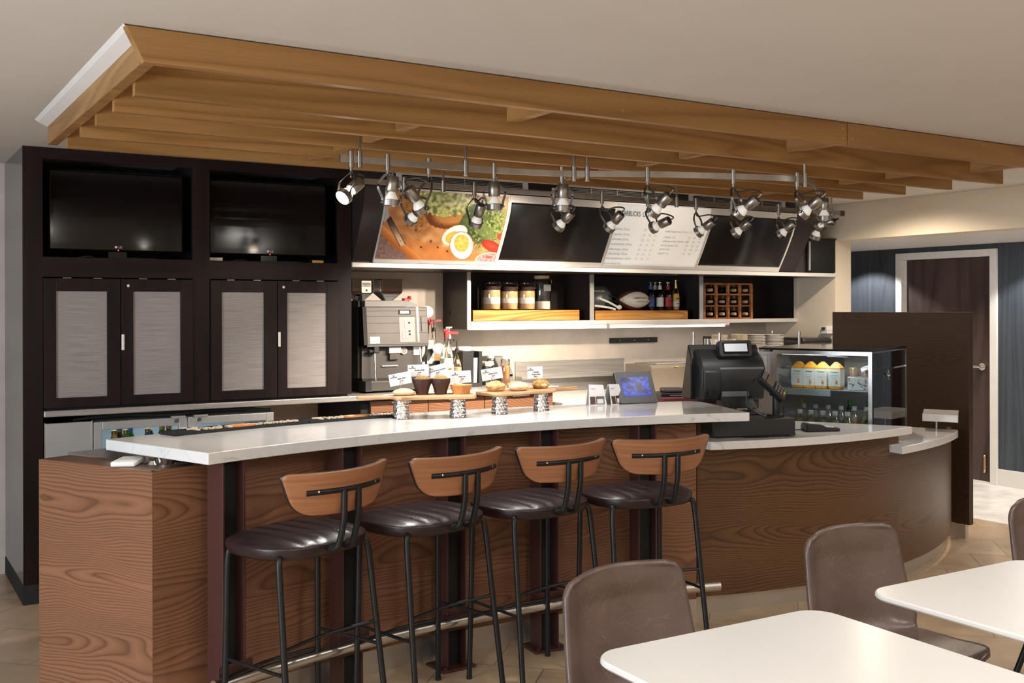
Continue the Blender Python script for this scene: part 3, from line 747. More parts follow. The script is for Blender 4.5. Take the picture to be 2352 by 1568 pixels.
# die wall: walnut panels split at joints
js = [-21.55, -18.2, -10.2, -2.6, 4.5, 12.2, 17.2]
for a, bq in zip(js[:-1], js[1:]):
    MB().prism(arcpoly(4.08, 4.10, a + .03, bq - .03, 12), .105, .992).build('front_panel', 'walnut', bar, smooth=30)
MB().prism(arcpoly(4.10, 4.13, -18.6, 17.2), .0, 1.022).build('core_wall', 'dark_panel', bar, smooth=30)
MB().prism(arcpoly(4.085, 4.10, -21.5, 17.2), .0, .105).build('kick_plate', 'kick_metal', bar, smooth=30)
# left wing
A = PA(4.08, -21.55); A2 = Vector((.60, 4.47, 0)); dn = (A2 - A).normalized(); nn = Vector((-dn.y, dn.x, 0))
if nn.x < 0: nn = -nn
MB().prism([tuple(p[:2]) for p in (A, A + nn * .02, A2 + nn * .02, A2)], 0, .992).build('end_panel', 'walnut', bar, smooth=0)
MB().prism([tuple(p[:2]) for p in (A + nn * .02, A + nn * .14, A2 + nn * .14, A2 + nn * .02)], .0, .9925).build('wing_cap', 'walnut_dark', bar, smooth=0)
# steel work surface behind
MB().prism(arcpoly(4.13, 4.86, -20.0, 14.2), .955, .985).build('work_surface', 'steel_plain', bar, smooth=30)
MB().prism(arcpoly(4.55, 4.60, -20.0, 15.2), .0, .955).build('back_panel', 'dark_panel', bar, smooth=30)

# red oxide steel posts
def post(deg, label):
    p = thing('steel_post', label, 'post', group='steel posts under the bar top')
    w, dpt, tf = .100, .098, .008
    q = MB().box((-w / 2, -dpt / 2, .012), (-w / 2 + tf, dpt / 2, 1.021)).box((w / 2 - tf, -dpt / 2, .012), (w / 2, dpt / 2, 1.021))
    MB().box((-w / 2 + tf, -.004, .012), (w / 2 - tf, .004, 1.021)).build('web', 'black_matte', p, smooth=0)  # black colour stands in for the shade inside the post's recess
    for f_ in (0, 1):
        g_ = MB(); g_.v = q.v[f_ * 8:f_ * 8 + 8]; g_.f = q.f[:6]; g_.uv = q.uv[:6]; g_.build('flange', 'oxide', p, smooth=0, bevel=.0015)
    MB().box((-.085, -.075, 0), (.085, .075, .012)).build('base_plate', 'oxide', p, smooth=0, bevel=.002)
    MB().box((-.075, -.058, .175), (.075, -.05, .275)).build('rail_bracket', 'oxide', p, smooth=0, bevel=.002)
    bo = MB()
    for x in (-.062, .062):
        for z in (.195, .255): bo.cyl((x, -.064, z), (x, -.058, z), .008, 8)
        bo.cyl((x, -.055, .012), (x, -.055, .02), .009, 8)
    bo.build('bolts', 'oxide', p)
    p.location = PA(3.962, deg); p.rotation_euler = (0, 0, -R(deg)); return p
for dg, lb in ((-18.2, 'red oxide steel post at the left end of the bar'), (-10.2, 'dark oxide steel post behind the leftmost bar stool'), (-2.6, 'dark oxide steel post behind the second bar stool from the left'),
               (4.5, 'dark oxide steel post behind the third bar stool from the left'), (12.2, 'dark oxide steel post behind the rightmost bar stool')):
    post(dg, lb)
fr = thing('foot_rail', 'brushed steel foot rail running along the bar front', 'foot rail', PA(3.87, 0, .225))
MB().tube([PA(3.868, lerp(-20, 17.5, i / 60), .225) for i in range(61)], .025, 16).build('rail', 'steel_plain', fr)
for dg in (-18.2, -10.2, -2.6, 4.5, 12.2):
    MB().cyl(PA(3.868, dg, .225), PA(3.896, dg, .225), .012, 12).build('bracket', 'oxide', fr)
q = MB().box((-.05, -.03, 0), (.05, .03, .012)).box((-.03, -.032, -.004), (.03, .0, 0))
ob = q.build('outlet', 'black_plastic', bar, smooth=0); ob.location = PA(3.99, 1.4, 1.008) - bar.location

# ------------------------------------------------------------------ bowed service counter
sc = thing('service_counter', 'bowed walnut service counter with a white quartz top at the right', 'counter', PL(2.91, 0))
def larc(r0, r1, d0, d1, n=36):
    return [tuple(PL(r0, lerp(d0, d1, i / n))[:2]) for i in range(n + 1)] + [tuple(PL(r1, lerp(d1, d0, i / n))[:2]) for i in range(n + 1)]
MB().prism(larc(2.91, 2.885, -18.7, 9.95), .10, .873).build('front_panel', 'walnut_dark', sc, smooth=30)
MB().prism(larc(2.91, 2.885, 9.95, 38.5), .10, .757).build('front_panel', 'walnut_dark', sc, smooth=30)
MB().prism(larc(2.86, 2.84, -18.7, 38.5), 0, .12).build('kick_plate', 'kick_metal', sc, smooth=30)
MB().prism(larc(2.88, 2.85, -18.7, 9.8), .12, .87).build('core_wall', 'dark_panel', sc, smooth=30)
e0 = PL(2.91, -18.7)
MB().box((e0.x - .005, e0.y - .0, .10), (e0.x + .02, e0.y + .9, .985)).build('end_panel', 'walnut_dark', sc, smooth=0)
CC = (4.503, 6.495); 
def PC(r, deg): a = R(deg); return (CC[0] + r * math.sin(a), CC[1] - r * math.cos(a))
top = [PC(2.759, lerp(-19.2, 10.45, i / 30)) for i in range(31)] + [(4.985, 3.84), (4.668, 4.38), (4.40, 4.84), (4.22, 5.15), (3.69, 5.15)]
MB().prism(top, .873, .914).build('quartz_top', 'quartz', sc, smooth=30, bevel=.003)
SCt = (4.454, 6.992)
stp = [(SCt[0] + 3.2146 * math.sin(R(a)), SCt[1] - 3.2146 * math.cos(R(a))) for a in [lerp(9.2, 26.8, i / 20) for i in range(21)]]
stp = stp + [(5.95, 4.155), (5.86, 4.39), (5.83, 4.46), (5.75, 4.37), (5.0, 4.04), (4.975, 3.88)]
MB().prism(stp, .757, .80).build('lower_quartz_top', 'quartz', sc, smooth=30, bevel=.003)
# raised ledge on a rod
lg = thing('quartz_ledge', 'small white quartz ledge on a steel rod beside the display case', 'ledge', (5.95, 4.28, .80))
MB().prism([(5.755, 4.275), (5.85, 4.085), (6.15, 4.29), (6.04, 4.475)], .857, .903).build('slab', 'quartz', lg, smooth=0, bevel=.003)
MB().cyl((5.87, 4.255, .8008), (5.87, 4.255, .857), .007, 12).build('rod', 'steel_plain', lg)
# tall walnut screen
ws = thing('wood_screen', 'tall dark walnut screen panel standing behind the display case', 'screen', (6.42, 5.0, 0))
MB().box((6.40, 4.385, .10), (6.445, 5.56, 1.548)).build('panel', 'walnut_screen', ws, smooth=0, bevel=.002)
MB().box((6.408, 4.42, 0), (6.44, 5.52, .10)).build('kick_plate', 'kick_metal', ws, smooth=0)
# ------------------------------------------------------------------ bar stools (local: faces +y, origin on the floor)
def sellipse(a, w, d, n=2.6):
    c, s = math.cos(a), math.sin(a)
    return (math.copysign(abs(c) ** (2 / n), c) * w, math.copysign(abs(s) ** (2 / n), s) * d)
def make_stool(label):
    t = thing('bar_stool', label, 'stool', group='bar stools along the counter')
    # padded seat with fan channels
    def top(u, v):
        a = 2 * PI * u; x, y = sellipse(a, .245, .212)
        k = v
        px, py = x * k, y * k
        ch = abs(((px + .02 * py) * (1 - .55 * py) / .075 + .5) % 1 - .5)     # channel seams run front to back
        z = .783 - .026 * k ** 6 - .011 * max(0, 1 - ch / .16) * (1 - k ** 8) + .012 * (py > .02) * (py - .02) / .2 * 0
        z += .018 * (py / .208) ** 2 * (py > 0) * -.4
        return Vector((px, py, z))
    s = MB(); s.grid(lambda u, v: top(u, .02 + .98 * v), 96, 26)
    def rim(u, v):
        a = 2 * PI * u; x, y = sellipse(a, .245, .212); p = top(u, 1)
        ph = v * PI * .9; k = 1 + .035 * math.sin(ph) - .06 * v
        return Vector((x * k, y * k, p.z - .024 * (1 - math.cos(ph)) * .9))
    s.grid(rim, 96, 8)
    s.grid(lambda u, v: Vector((rim(u, 1).x * (1 - v), rim(u, 1).y * (1 - v), rim(u, 1).z)), 96, 2)
    s.add([top(k / 48, .02) for k in range(48)], [tuple(range(48))])
    s.build('seat', 'seat_leather', t, smooth=180, merge=True)
    # curved plywood back with a leather front
    def bk(off):
        def f(u, v):
            q = u * 2 - 1; Hh = .150; dz = v * Hh
            hw = lerp(.186, .252, v ** .8)
            if dz < .045: hw -= .045 - math.sqrt(max(0, .045 ** 2 - (.045 - dz) ** 2))
            if Hh - dz < .026: hw -= .026 - math.sqrt(max(0, .026 ** 2 - (.026 - Hh + dz) ** 2))
            zz = .872 + dz + .012 * (q * hw / .25) ** 2 * (1 - v) * 1.4 + .004 * (q * hw / .25) ** 2 * v
            y = -.272 + .085 * (q * hw / .25) ** 2 - .035 * (v - .5) + off
            return Vector((q * hw, y, zz))
        return f
    MB().grid(bk(0), 36, 30).build('backrest', 'plywood', t, smooth=180, solid=-.012)
    MB().grid(bk(.0125), 36, 30).build('back_pad', 'seat_leather', t, smooth=180, solid=-.012)
    bar = []
    for i in range(13):
        q = i / 6 - 1; bar.append((q * .172, -.272 + .085 * (q * .172 / .25) ** 2 - .015 + .004, .955))
    cb = MB().tube(bar, .011, 12).build('back_bar', 'black_metal', t)
    for x in (-.135, .135):
        MB().ball((x, -.292 + .085 * (x / .25) ** 2 + .002, .957), .0055, 8, 6).build('screw', 'chrome', cb)
    for x in (-.034, .034):
        MB().tube(smoothpath([(x, -.285, .955), (x, -.283, .86), (x * 1.0, -.262, .775), (x * 1.1, -.235, .742), (x * 1.2, -.12, .738), (x * 1.2, .05, .738)], 6), .0115, 10).build('upright', 'black_metal', t)
    FT = [(-.225, .135), (.225, .135), (-.235, -.235), (.240, -.235)]
    TP = [(-.190, .110), (.190, .110), (-.190, -.135), (.190, -.135)]
    def lp(i, z):
        k = (.70 - z) / .70; return (lerp(TP[i][0] * 1.12, FT[i][0], k), lerp(TP[i][1] * 1.12, FT[i][1], k), z)
    for i in range(4):
        p = [(TP[i][0] * .55, TP[i][1] * .55, .740), (TP[i][0] * .85, TP[i][1] * .85, .738), (TP[i][0] * 1.04, TP[i][1] * 1.04, .725), lp(i, .69), lp(i, .45), lp(i, .2), lp(i, .008)]
        g = MB().tube(smoothpath(p, 6), .0115, 12).build('leg', 'black_metal', t)
        MB().cyl(lp(i, 0), lp(i, .012), .0125, 12).build('foot_cap', 'rubber', g)
    def st(i, j, za, zb, bow):
        a, b = Vector(lp(i, za)), Vector(lp(j, zb)); m = (a + b) / 2 + Vector((0, bow, 0)); 
        MB().tube(smoothpath([a, m, b], 8), .0068, 8).build('stretcher', 'black_metal', t)
    st(2, 3, .42, .42, .025); st(0, 1, .26, .26, .03); st(0, 2, .335, .335, 0); st(1, 3, .335, .335, 0)
    return t
ST = [(1.360, 3.668, 21, 'leftmost bar stool with tan plywood back, at the left end of the bar'), (1.912, 3.755, 16, 'second bar stool from the left with tan plywood back and tilted view of its seat'),
      (2.452, 3.787, 8, 'third bar stool from the left, behind the nearest brown leather chair'), (2.975, 3.715, -6, 'rightmost bar stool, next to the bowed service counter')]
s0 = make_stool(ST[0][3])
for i, (x, y, a, lb) in enumerate(ST):
    o = s0 if i == 0 else dup(s0, (0, 0, 0), 0, lb)
    o.location = (x, y, 0); o.rotation_euler = (0, 0, R(a))

# ------------------------------------------------------------------ dining chairs (faces -y, local origin on the floor)
def make_chair(label):
    t = thing('dining_chair', label, 'chair', group='brown leather dining chairs')
    prof = [(.205, .835), (.19, .74), (.172, .64), (.150, .55), (.118, .485), (.06, .452), (-.05, .442), (-.16, .448), (-.215, .452), (-.24, .440)]
    P = smoothpath([(0, y, z) for y, z in prof], 6); n = len(P)
    acc = [0]
    for i in range(1, n): acc.append(acc[-1] + (P[i] - P[i - 1]).length)
    Lg = acc[-1]
    def at(s):
        s *= Lg
        for i in range(1, n):
            if acc[i] >= s:
                k = (s - acc[i - 1]) / (acc[i] - acc[i - 1] + 1e-9); return P[i - 1].lerp(P[i], k)
        return P[-1]
    def hw(s):
        d = s * Lg; w = lerp(.226, .256, min(1, d / .34))
        w -= .03 * max(0, 1 - abs(d - .42) / .10) * .8
        r = .058
        if d < r: w -= r - math.sqrt(max(0, r * r - (r - d) ** 2))
        e = Lg - d
        if e < .09: w -= .09 - math.sqrt(max(0, .09 ** 2 - (.09 - e) ** 2))
        return max(w, .01)
    def sh(u, v):
        q = u * 2 - 1; p = at(v); w = hw(v); d = v * Lg
        back = max(0, min(1, (.46 - d) / .14)); seat = 1 - back
        y, z = p.y, p.z
        y -= back * .055 * q * q - back * .0               # sides of the back come forward
        y += back * .016 * (1 - max(0, min(1, (abs(q) - .62) / .22)) ** 2) * max(0, min(1, (d - .05) / .05))   # pressed inner panel
        z += seat * (.022 * q * q)
        return Vector((q * w, y, z))
    MB().grid(sh, 36, 64).build('shell', 'chair_leather', t, smooth=180, solid=.016)
    sm = MB()
    sm.tube([sh(u, .455) + Vector((0, -.001, .001)) for u in [k / 20 * .9 + .05 for k in range(21)]], .0022, 6)
    sm.build('seam', 'seat_leather', t)
    sm = MB(); sm.tube([sh(u, .47) + Vector((0, -.001, .001)) for u in [k / 20 * .9 + .05 for k in range(21)]], .0022, 6); sm.build('seam', 'seat_leather', t)
    for x in (-.16, .16):
        for y0, y1 in ((.08, .20), (-.14, -.22)):
            MB().tube([(x * .8, y0, .43), (x * 1.35, y1, .0)], [.013, .010], 10).build('leg', 'black_metal', t)
    fr = MB().box((-.14, -.15, .418), (.14, .10, .430)).build('under_frame', 'black_metal', t, smooth=0)
    return t
CH = [(1.875, 2.235, 4, 'nearest brown leather dining chair, behind the left white table'), (2.845, 2.25, 0, 'brown leather dining chair behind the right white table'), (3.90, 2.21, 0, 'brown leather dining chair cut off by the right edge of the picture')]
c0 = make_chair(CH[0][3])
for i, (x, y, a, lb) in enumerate(CH):
    o = c0 if i == 0 else dup(c0, (0, 0, 0), 0, lb)
    o.location = (x, y, 0); o.rotation_euler = (0, 0, R(a))

# ------------------------------------------------------------------ white tables
def make_table(label):
    t = thing('dining_table', label, 'table', group='white dining tables')
    w, d = .76, .70
    tp = MB(); lv = [(.75, 0, .075), (.746, .004, .079), (.738, .005, .08), (.732, .0, .075), (.715, -.05, .06)]
    rings = [[(p[0], p[1], z) for p in rpoly(w + 2 * o, d + 2 * o, r, 8)] for z, o, r in lv]
    m = len(rings[0])
    vs = [p for rg in rings for p in rg]; fs = [tuple(range(m))]
    for i in range(len(rings) - 1):
        for k in range(m): k2 = (k + 1) % m; fs.append((i * m + k, (i + 1) * m + k, (i + 1) * m + k2, i * m + k2))
    fs.append(tuple((len(rings) - 1) * m + k for k in range(m - 1, -1, -1)))
    tp.add(vs, fs); tp.build('tabletop', 'table_white', t, smooth=35)
    MB().cyl((0, 0, .02), (0, 0, .715), .036, 20).build('column', 'black_metal', t)
    MB().prism(rpoly(.44, .44, .06), 0, .02).build('base', 'black_metal', t, smooth=30, bevel=.004)
    MB().box((-.2, -.03, .70), (.2, .03, .716)).box((-.03, -.2, .698), (.03, .2, .714)).build('bracket', 'black_metal', t, smooth=0)
    return t
t0 = make_table('white square dining table nearest the camera, in front of the left leather chair')
t0.location = (1.860, 1.675, 0); t0.rotation_euler = (0, 0, R(-1.5))
t1 = dup(t0, (2.88, 1.70, 0), R(-1), 'white square dining table cut off by the right edge of the picture')
t1.location = (2.88, 1.70, 0)
# ------------------------------------------------------------------ bulkhead over the rear wall
bh = MB().box((2.634, 6.135, 1.846), (6.62, YB - .001, ZC)).box((6.62, 6.135, 1.846), (XR - .002, YB - .001, 2.168))
struct('wall_bulkhead', bh, 'dark_panel', smooth=0)
al = solo('fascia_strip', MB().box((2.634, 6.108, 1.843), (XR + .0, 6.135, 1.873)), 'alu_white', 'long aluminium edge strip under the menu boards', 'edge strip', smooth=0, bevel=.002)  # flat edge strip fixed to the bulkhead, not a rail
MZ = [(1.862, 6.118), (1.94, 6.073), (2.02, 6.027), (2.1, 5.985), (2.18, 5.945), (2.26, 5.918), (2.335, 5.906)]
def my(z):
    for (a, ya), (b, yb_) in zip(MZ[:-1], MZ[1:]):
        if z <= b or b == MZ[-1][0]:
            k = (z - a) / (b - a); return ya + (yb_ - ya) * k
def msmooth(z): return (my(max(1.862, z - .03)) + my(z) * 2 + my(min(2.335, z + .03))) / 4
ARC = [0]
for i in range(60): 
    za, zb = lerp(1.876, 2.335, i / 60), lerp(1.876, 2.335, (i + 1) / 60); ARC.append(ARC[-1] + math.hypot(zb - za, msmooth(zb) - msmooth(za)))
def mpt(x, v, off=0.):
    """point on the leaning board: v 0..1 from bottom to top, off = out of the surface towards the room"""
    z = lerp(1.876, 2.335, v); y = msmooth(z); e = .004
    sl = (msmooth(min(2.335, z + e)) - msmooth(z - e)) / (2 * e)
    nl = math.hypot(1, sl); return Vector((x, y - off / nl, z + off * sl / nl))
bk = MB(); bk.grid(lambda u, v: mpt(lerp(2.640, 6.60, u), v, -.016), 1, 24)
tz = mpt(0, 1, -.016)
for x in (2.640, 6.60):
    pts = [mpt(x, v / 24, -.016) for v in range(25)] + [Vector((x, 6.134, 2.335)), Vector((x, 6.134, 1.876))]
    bk.add(pts, [tuple(range(len(pts)))])
bk.add([mpt(2.64, 1, -.016), mpt(6.60, 1, -.016), Vector((6.6, 6.134, 2.335)), Vector((2.64, 6.134, 2.335))], [(0, 1, 2, 3)])
solo('board_backing', bk, 'dark_panel', 'dark brown curved backing housing behind the leaning menu boards', 'backing', smooth=60)
def board(x0, x1, face, label, fr=(.008, .008, .03, .03), frame='alu_white'):
    t = thing('menu_board', label, 'menu board', (x0, 6.1, 1.87), group='leaning boards above the counter')
    l, r, bo, to = fr; H = .459
    q = MB(); q.grid(lambda u, v: mpt(lerp(x0 + l, x1 - r, u), lerp(bo / H, 1 - to / H, v), -.002), 1, 24)
    if face: q.build('panel', face, t, smooth=60, solid=.006)
    fm = MB()
    def edge(xa, xb, va, vb, w=.004):
        fm.grid(lambda u, v: mpt(lerp(xa, xb, u), lerp(va, vb, v), w), 1, 24)
        fm.grid(lambda u, v: mpt(xa, lerp(va, vb, v), lerp(-.012, w, u)), 1, 24, flip=False)
        fm.grid(lambda u, v: mpt(xb, lerp(va, vb, v), lerp(w, -.012, u)), 1, 24)
        fm.grid(lambda u, v: mpt(lerp(xa, xb, u), va, lerp(-.012, w, v)), 1, 1)
        fm.grid(lambda u, v: mpt(lerp(xa, xb, u), vb, lerp(w, -.012, v)), 1, 1)
    edge(x0, x0 + l, 0, 1); edge(x1 - r, x1, 0, 1); edge(x0 + l, x1 - r, 0, bo / H); edge(x0 + l, x1 - r, 1 - to / H, 1)
    fm.build('frame', frame, t, smooth=30)
    return t
# ---- printed food poster: a brunch photograph drawn as a fine colour grid
import mathutils.noise as NZ
def nz(x, y, s, o=0): return NZ.noise(Vector((x * s, y * s, o)))
def mixc(a, b, k): k = max(0, min(1, k)); return tuple(p + (q - p) * k for p, q in zip(a, b))
def poster(u, v):
    yb_ = lambda x: 604 + (x - 855) * .025
    xl = 855 + 38 * (1 - (1 - v) ** 1.5); xr = 1135 + 30 * (1 - (1 - v) ** 1.5); x = lerp(xl, xr, u)
    y = lerp(604 + u * 7, 430 + u * 18, v)
    n = nz(x, y, .05); n2 = nz(x, y, .16, 3); n3 = nz(x, y, .5, 7)
    c = mixc((166, 104, 60), (222, 170, 114), .45 + .7 * n + (x - 980) / 500)
    if y > 555 + (x - 940) * .25 and x > 930: c = mixc(c, (214, 130, 66), .6)
    # board edge and cloth
    e = (y - 512) - (x - 872) * 1.02
    if e > 0: c = mixc((226, 150, 82), (176, 98, 44), e / 26)
    if e > 30 + 6 * n: c = mixc((150, 122, 112), (118, 92, 84), .5 + n2)
    if x > 1085 and y < 480 + n * 8: c = mixc((222, 196, 160), (196, 150, 96), .4 + n)
    # toast triangle
    def inside(poly):
        s = False; j = len(poly) - 1
        for i in range(len(poly)):
            if (poly[i][1] > y) != (poly[j][1] > y) and x < (poly[j][0] - poly[i][0]) * (y - poly[i][1]) / (poly[j][1] - poly[i][1]) + poly[i][0]: s = not s
            j = i
        return s
    def ell(cx, cy, rx, ry, a=0.):
        ca, sa = math.cos(a), math.sin(a); dx, dy = x - cx, y - cy
        return math.hypot((dx * ca + dy * sa) / rx, (-dx * sa + dy * ca) / ry)
    wob = 2.5 * n2
    if inside([(905, 425), (990, 430), (986, 478 + wob), (980, 512), (958, 548), (950, 540), (944, 505 + wob), (918, 470 + wob), (905, 450)]): c = mixc((128, 74, 36), (206, 150, 86), .5 + n3 * .9 + n2 * .6)
    r = ell(1040, 482, 68, 44, -.35)
    if r < 1 + .05 * n2: c = mixc((190, 128, 70), (112, 62, 30), (r - .66) / .2 + n3 * .5)
    r = ell(1022, 464, 66, 34, .05)
    if r < 1 + .35 * n2 and y < 500: c = mixc((206, 206, 142), (112, 116, 58), .42 + nz(x, y, .11, 9) * 1.5 + n3 * .35)
    r = ell(1014, 488, 14, 12)
    if r < 1 + .2 * n2: c = mixc((206, 208, 134), (140, 148, 66), .4 + n2)
    # salad
    r = ell(1112, 515, 52, 60, .1)
    if r < 1 + .5 * n2: c = mixc((58, 72, 40), (166, 178, 104), .42 + n2 * 1.1 + n3 * .6 + (x - 1115) / 110)
    for k in range(7):
        a = -.9 + k * .42; r = ell(1072 + 9 * k, 492 + 11 * k + 10 * math.sin(k * 2.1), 34, 7, a)
        if r < 1: c = mixc((70, 88, 50), (130, 146, 82), k / 7 + n3 * .3) if r > .16 else (160, 172, 112)
    # tomato and radish
    r = ell(1128, 572, 26, 13, .45)
    if r < 1: c = mixc((206, 84, 62), (164, 52, 40), r + n3 * .3)
    r = ell(1150, 548, 10, 9)
    if r < 1: c = (190, 78, 60)
    # eggs
    r = ell(1040, 545, 33, 21, -.62)
    if r < 1: c = mixc((252, 246, 236), (214, 198, 172), (r - .75) * 2.2)
    r = ell(1035, 550, 19, 13, -.62)
    if r < 1: c = mixc((236, 196, 92), (206, 156, 52), r * .6 + n3 * .4)
    r = ell(1056, 571, 27, 34, -.05)
    if r < 1.06: c = (178, 112, 60) if r > 1 else mixc((254, 250, 242), (216, 200, 176), (r - .8) * 2)
    r = ell(1056, 565, 18, 22)
    if r < 1: c = mixc((244, 206, 110), (214, 148, 56), r * .5 + n2 * .6 + n3 * .3)
    r = ell(1122, 605, 34, 17, -.1)
    if r < 1: c = (236, 214, 196) if r > .88 else mixc((236, 172, 170), (220, 110, 112), .3 + n2) 
    r = ell(1122, 600, 9, 3)
    if r < 1: c = (200, 90, 90)
    # knife handle
    a = math.atan2(68, 27); dx, dy = x - 893, y - 500; s = dx * math.cos(a) + dy * math.sin(a); w = -dx * math.sin(a) + dy * math.cos(a)
    if 0 < s < 76 and abs(w) < 6.5 + s * .02:
        c = mixc((58, 36, 26), (214, 184, 150), (s - 10) / 46 + n3 * .25) if s < 68 else (206, 186, 160)
        if abs(w) > 5.2: c = mixc(c, (40, 24, 16), .6)
        if math.hypot(s - 64, w) < 2.2: c = (196, 140, 50)
    if inside([(868, 505), (893, 470), (896, 500), (886, 512)]): c = (168, 160, 160)
    for px, py in ((952, 532), (1010, 520), (985, 560), (962, 575), (935, 520), (1000, 575), (1022, 585)):
        r = ell(px, py, 3.4, 2.4, px)
        if r < 1: c = (110, 62, 26)
    return srgb(*[max(0, min(255, q)) for q in c])
pb = board(2.775, 3.678, None, 'food poster board with toast, avocado, salad and boiled eggs', (.004, .012, .022, .012))
NU, NV = 320, 190
q = MB(); q.grid(lambda u, v: mpt(lerp(2.779, 3.666, u), lerp(.05, .975, v), -.001), NU, NV)
po = q.build('poster', 'poster_print', pb, smooth=180)
ca = po.data.color_attributes.new('print', 'FLOAT_COLOR', 'POINT')
k = 0
for j in range(NV + 1):
    for i in range(NU + 1):
        ca.data[k].color = poster(i / NU, j / NV); k += 1
board(3.680, 4.578, 'menu_black', 'blank black menu board between the food poster and the white menu', (.012, .014, .034, .048))
wm = board(4.580, 5.478, 'menu_lit', 'white lit coffee menu board with printed price list', (.006, .012, .022, .006))
board(5.480, 6.386, 'menu_black', 'blank black menu board at the right end of the row', (.012, .014, .034, .048))
def menutext(s, x, z, size, m='ink_grey', al='LEFT', sq=.7, name='lettering'):
    v0 = (z - 1.876) / .459
    def wp(tx, ty, tz): return mpt(x + tx, v0 + ty * .92 / .459, .0035 + tz)
    return text(name, s, size, m, wm, None, align=al, squeeze=sq, warp=wp, ext=.0003)
menutext('STARBUCKS  COFFEE', 4.60, 2.258, .056, 'ink', sq=.64, name='heading')
rows = [('caffè latte', 4.66, 2.150), ('cappuccino', 4.645, 2.115), ('caffè mocha', 4.632, 2.080), ('caramel macchiato', 4.62, 2.046), ('caffè americano', 4.61, 2.010), ('coffee of the day', 4.60, 1.978), ('white chocolate mocha', 4.59, 1.946), ('flavored steamed milk', 4.58 + .012, 1.910)]
for i, (s, x, z) in enumerate(rows):
    menutext(s + ('  12/16 oz' if i < 7 else ''), 4.592 + .0 * i, z, .024)
    if i < 7:
        for k in range(3): menutext(('2.9', '3.4', '3.9')[k] if i != 5 else ('1.9', '2.4', '2.7')[k], 4.86 + .055 * k, z, .022)
rows2 = [('hazelnut signature latte  12/16 oz', 2.150), ('cold brew  16 oz', 2.108), ('vanilla sweet cream cold brew  16 oz', 2.080), ('iced chai tea latte  16 oz', 2.050), ('iced tea  16 oz', 2.022), ('espresso  2 oz', 1.992)]
for i, (s, z) in enumerate(rows2):
    menutext(s, 5.06, z, .024)
    for k in range(3 if i < 5 else 2): menutext(('2.9', '3.4', '3.9')[k], 5.30 + .055 * k, z, .022, 'ink_red')
# ---- grilles under the ceiling
for x0, x1, lb in ((2.95, 3.957, 'white linear air grille above the food poster'), (4.27, 5.215, 'white linear air grille above the white menu board'), (5.442, 6.481, 'white linear air grille above the right black board')):
    g = thing('air_grille', lb, 'air grille', (x0, 6.12, 2.40), group='linear air grilles under the ceiling')
    z0, z1 = 2.396, 2.4555; y = 6.118
    f_ = MB().box((x0, y, z0), (x0 + .035, y + .016, z1)).box((x1 - .035, y, z0), (x1, y + .016, z1)).box((x0 + .035, y, z0), (x1 - .035, y + .016, z0 + .014)).box((x0 + .035, y, z1 - .006), (x1 - .035, y + .016, z1))
    f_.build('frame', 'white_paint', g, smooth=0)
    for i in range(3):
        zz = z0 + .0225 + i * .010; MB().box((x0 + .035, y + .002, zz), (x1 - .035, y + .014, zz + .0018)).build('slat', 'alu', g, smooth=0)
    for i in range(1, 4): 
        xx = lerp(x0, x1, i / 4); MB().box((xx - .002, y + .0045, z0 + .014), (xx + .002, y + .0135, z1 - .006)).build('mullion', 'alu', g, smooth=0)
hb = thing('wall_cabinet', 'small black gloss wall cabinet at the right end of the menu row', 'cabinet', (6.72, 6.12, 1.873))
MB().box((6.735, 6.112, 1.880), (7.075, 6.134, 2.160)).build('door', 'greenblack', hb, smooth=0, bevel=.002)
MB().box((6.742, 6.098, 1.893), (6.757, 6.112, 2.135)).build('handle', 'alu', hb, smooth=0, bevel=.002)
MB().box((6.63, 6.10, 2.160), (7.078, 6.134, 2.170)).build('top_trim', 'dark_panel', hb, smooth=0)

# ------------------------------------------------------------------ open shelf
sh = thing('open_shelf', 'dark open wall shelf with three compartments and aluminium edges', 'shelf', (3.72, 6.55, 1.45))
YS = 6.552
MB().box((3.735, YS + .004, 1.455), (7.06, YB - .012, 1.488)).build('bottom', 'espresso_wood', sh, smooth=0)
MB().box((3.735, YB - .012, 1.455), (7.06, YB - .002, 1.845)).build('back', 'dark_panel', sh, smooth=0)
MB().box((3.715, YS + .004, 1.430), (3.735, YB - .002, 1.845)).build('end_panel', 'dark_panel', sh, smooth=0)
MB().cyl((3.7145, 6.83, 1.55), (3.712, 6.83, 1.55), .022, 20).build('grommet', 'black_plastic', sh)
MB().box((7.06, YS + .004, 1.455), (7.077, YB - .002, 1.845)).build('end_panel', 'dark_panel', sh, smooth=0)
for x in (4.815, 5.94): MB().box((x, YS + .004, 1.488), (x + .016, YB - .012, 1.845)).build('divider', 'dark_panel', sh, smooth=0)
for x0, x1 in ((3.713, 3.741), (4.802, 4.842), (5.928, 5.971), (7.042, 7.078)): MB().box((x0, YS - .004, 1.488 if x0 > 3.8 else 1.43), (x1, YS + .004, 1.843)).build('edge_trim', 'alu', sh, smooth=0)
MB().box((3.741, YS - .012, 1.455), (7.078, YS + .004, 1.488)).build('edge_trim', 'alu_white', sh, smooth=0, bevel=.004)
ul = thing('shelf_light', 'long white light strip fixed under the front edge of the shelf', 'light', (5, YS, 1.43))
MB().box((3.741, YS - .010, 1.440), (6.26, YS + .05, 1.4545)).build('housing', 'strip_white', ul, smooth=0)
MB().box((3.745, YS - .008, 1.426), (6.21, YS + .045, 1.440)).build('diffuser', 'strip_light', ul, smooth=0, bevel=.003)
MB().box((6.21, YS - .008, 1.426), (6.26, YS + .045, 1.440)).build('end_cap', 'box_pink', ul, smooth=0)
MB().box((4.955, YS - .014, 1.424), (4.985, YS + .04, 1.460)).build('clip', 'alu', ul, smooth=0)
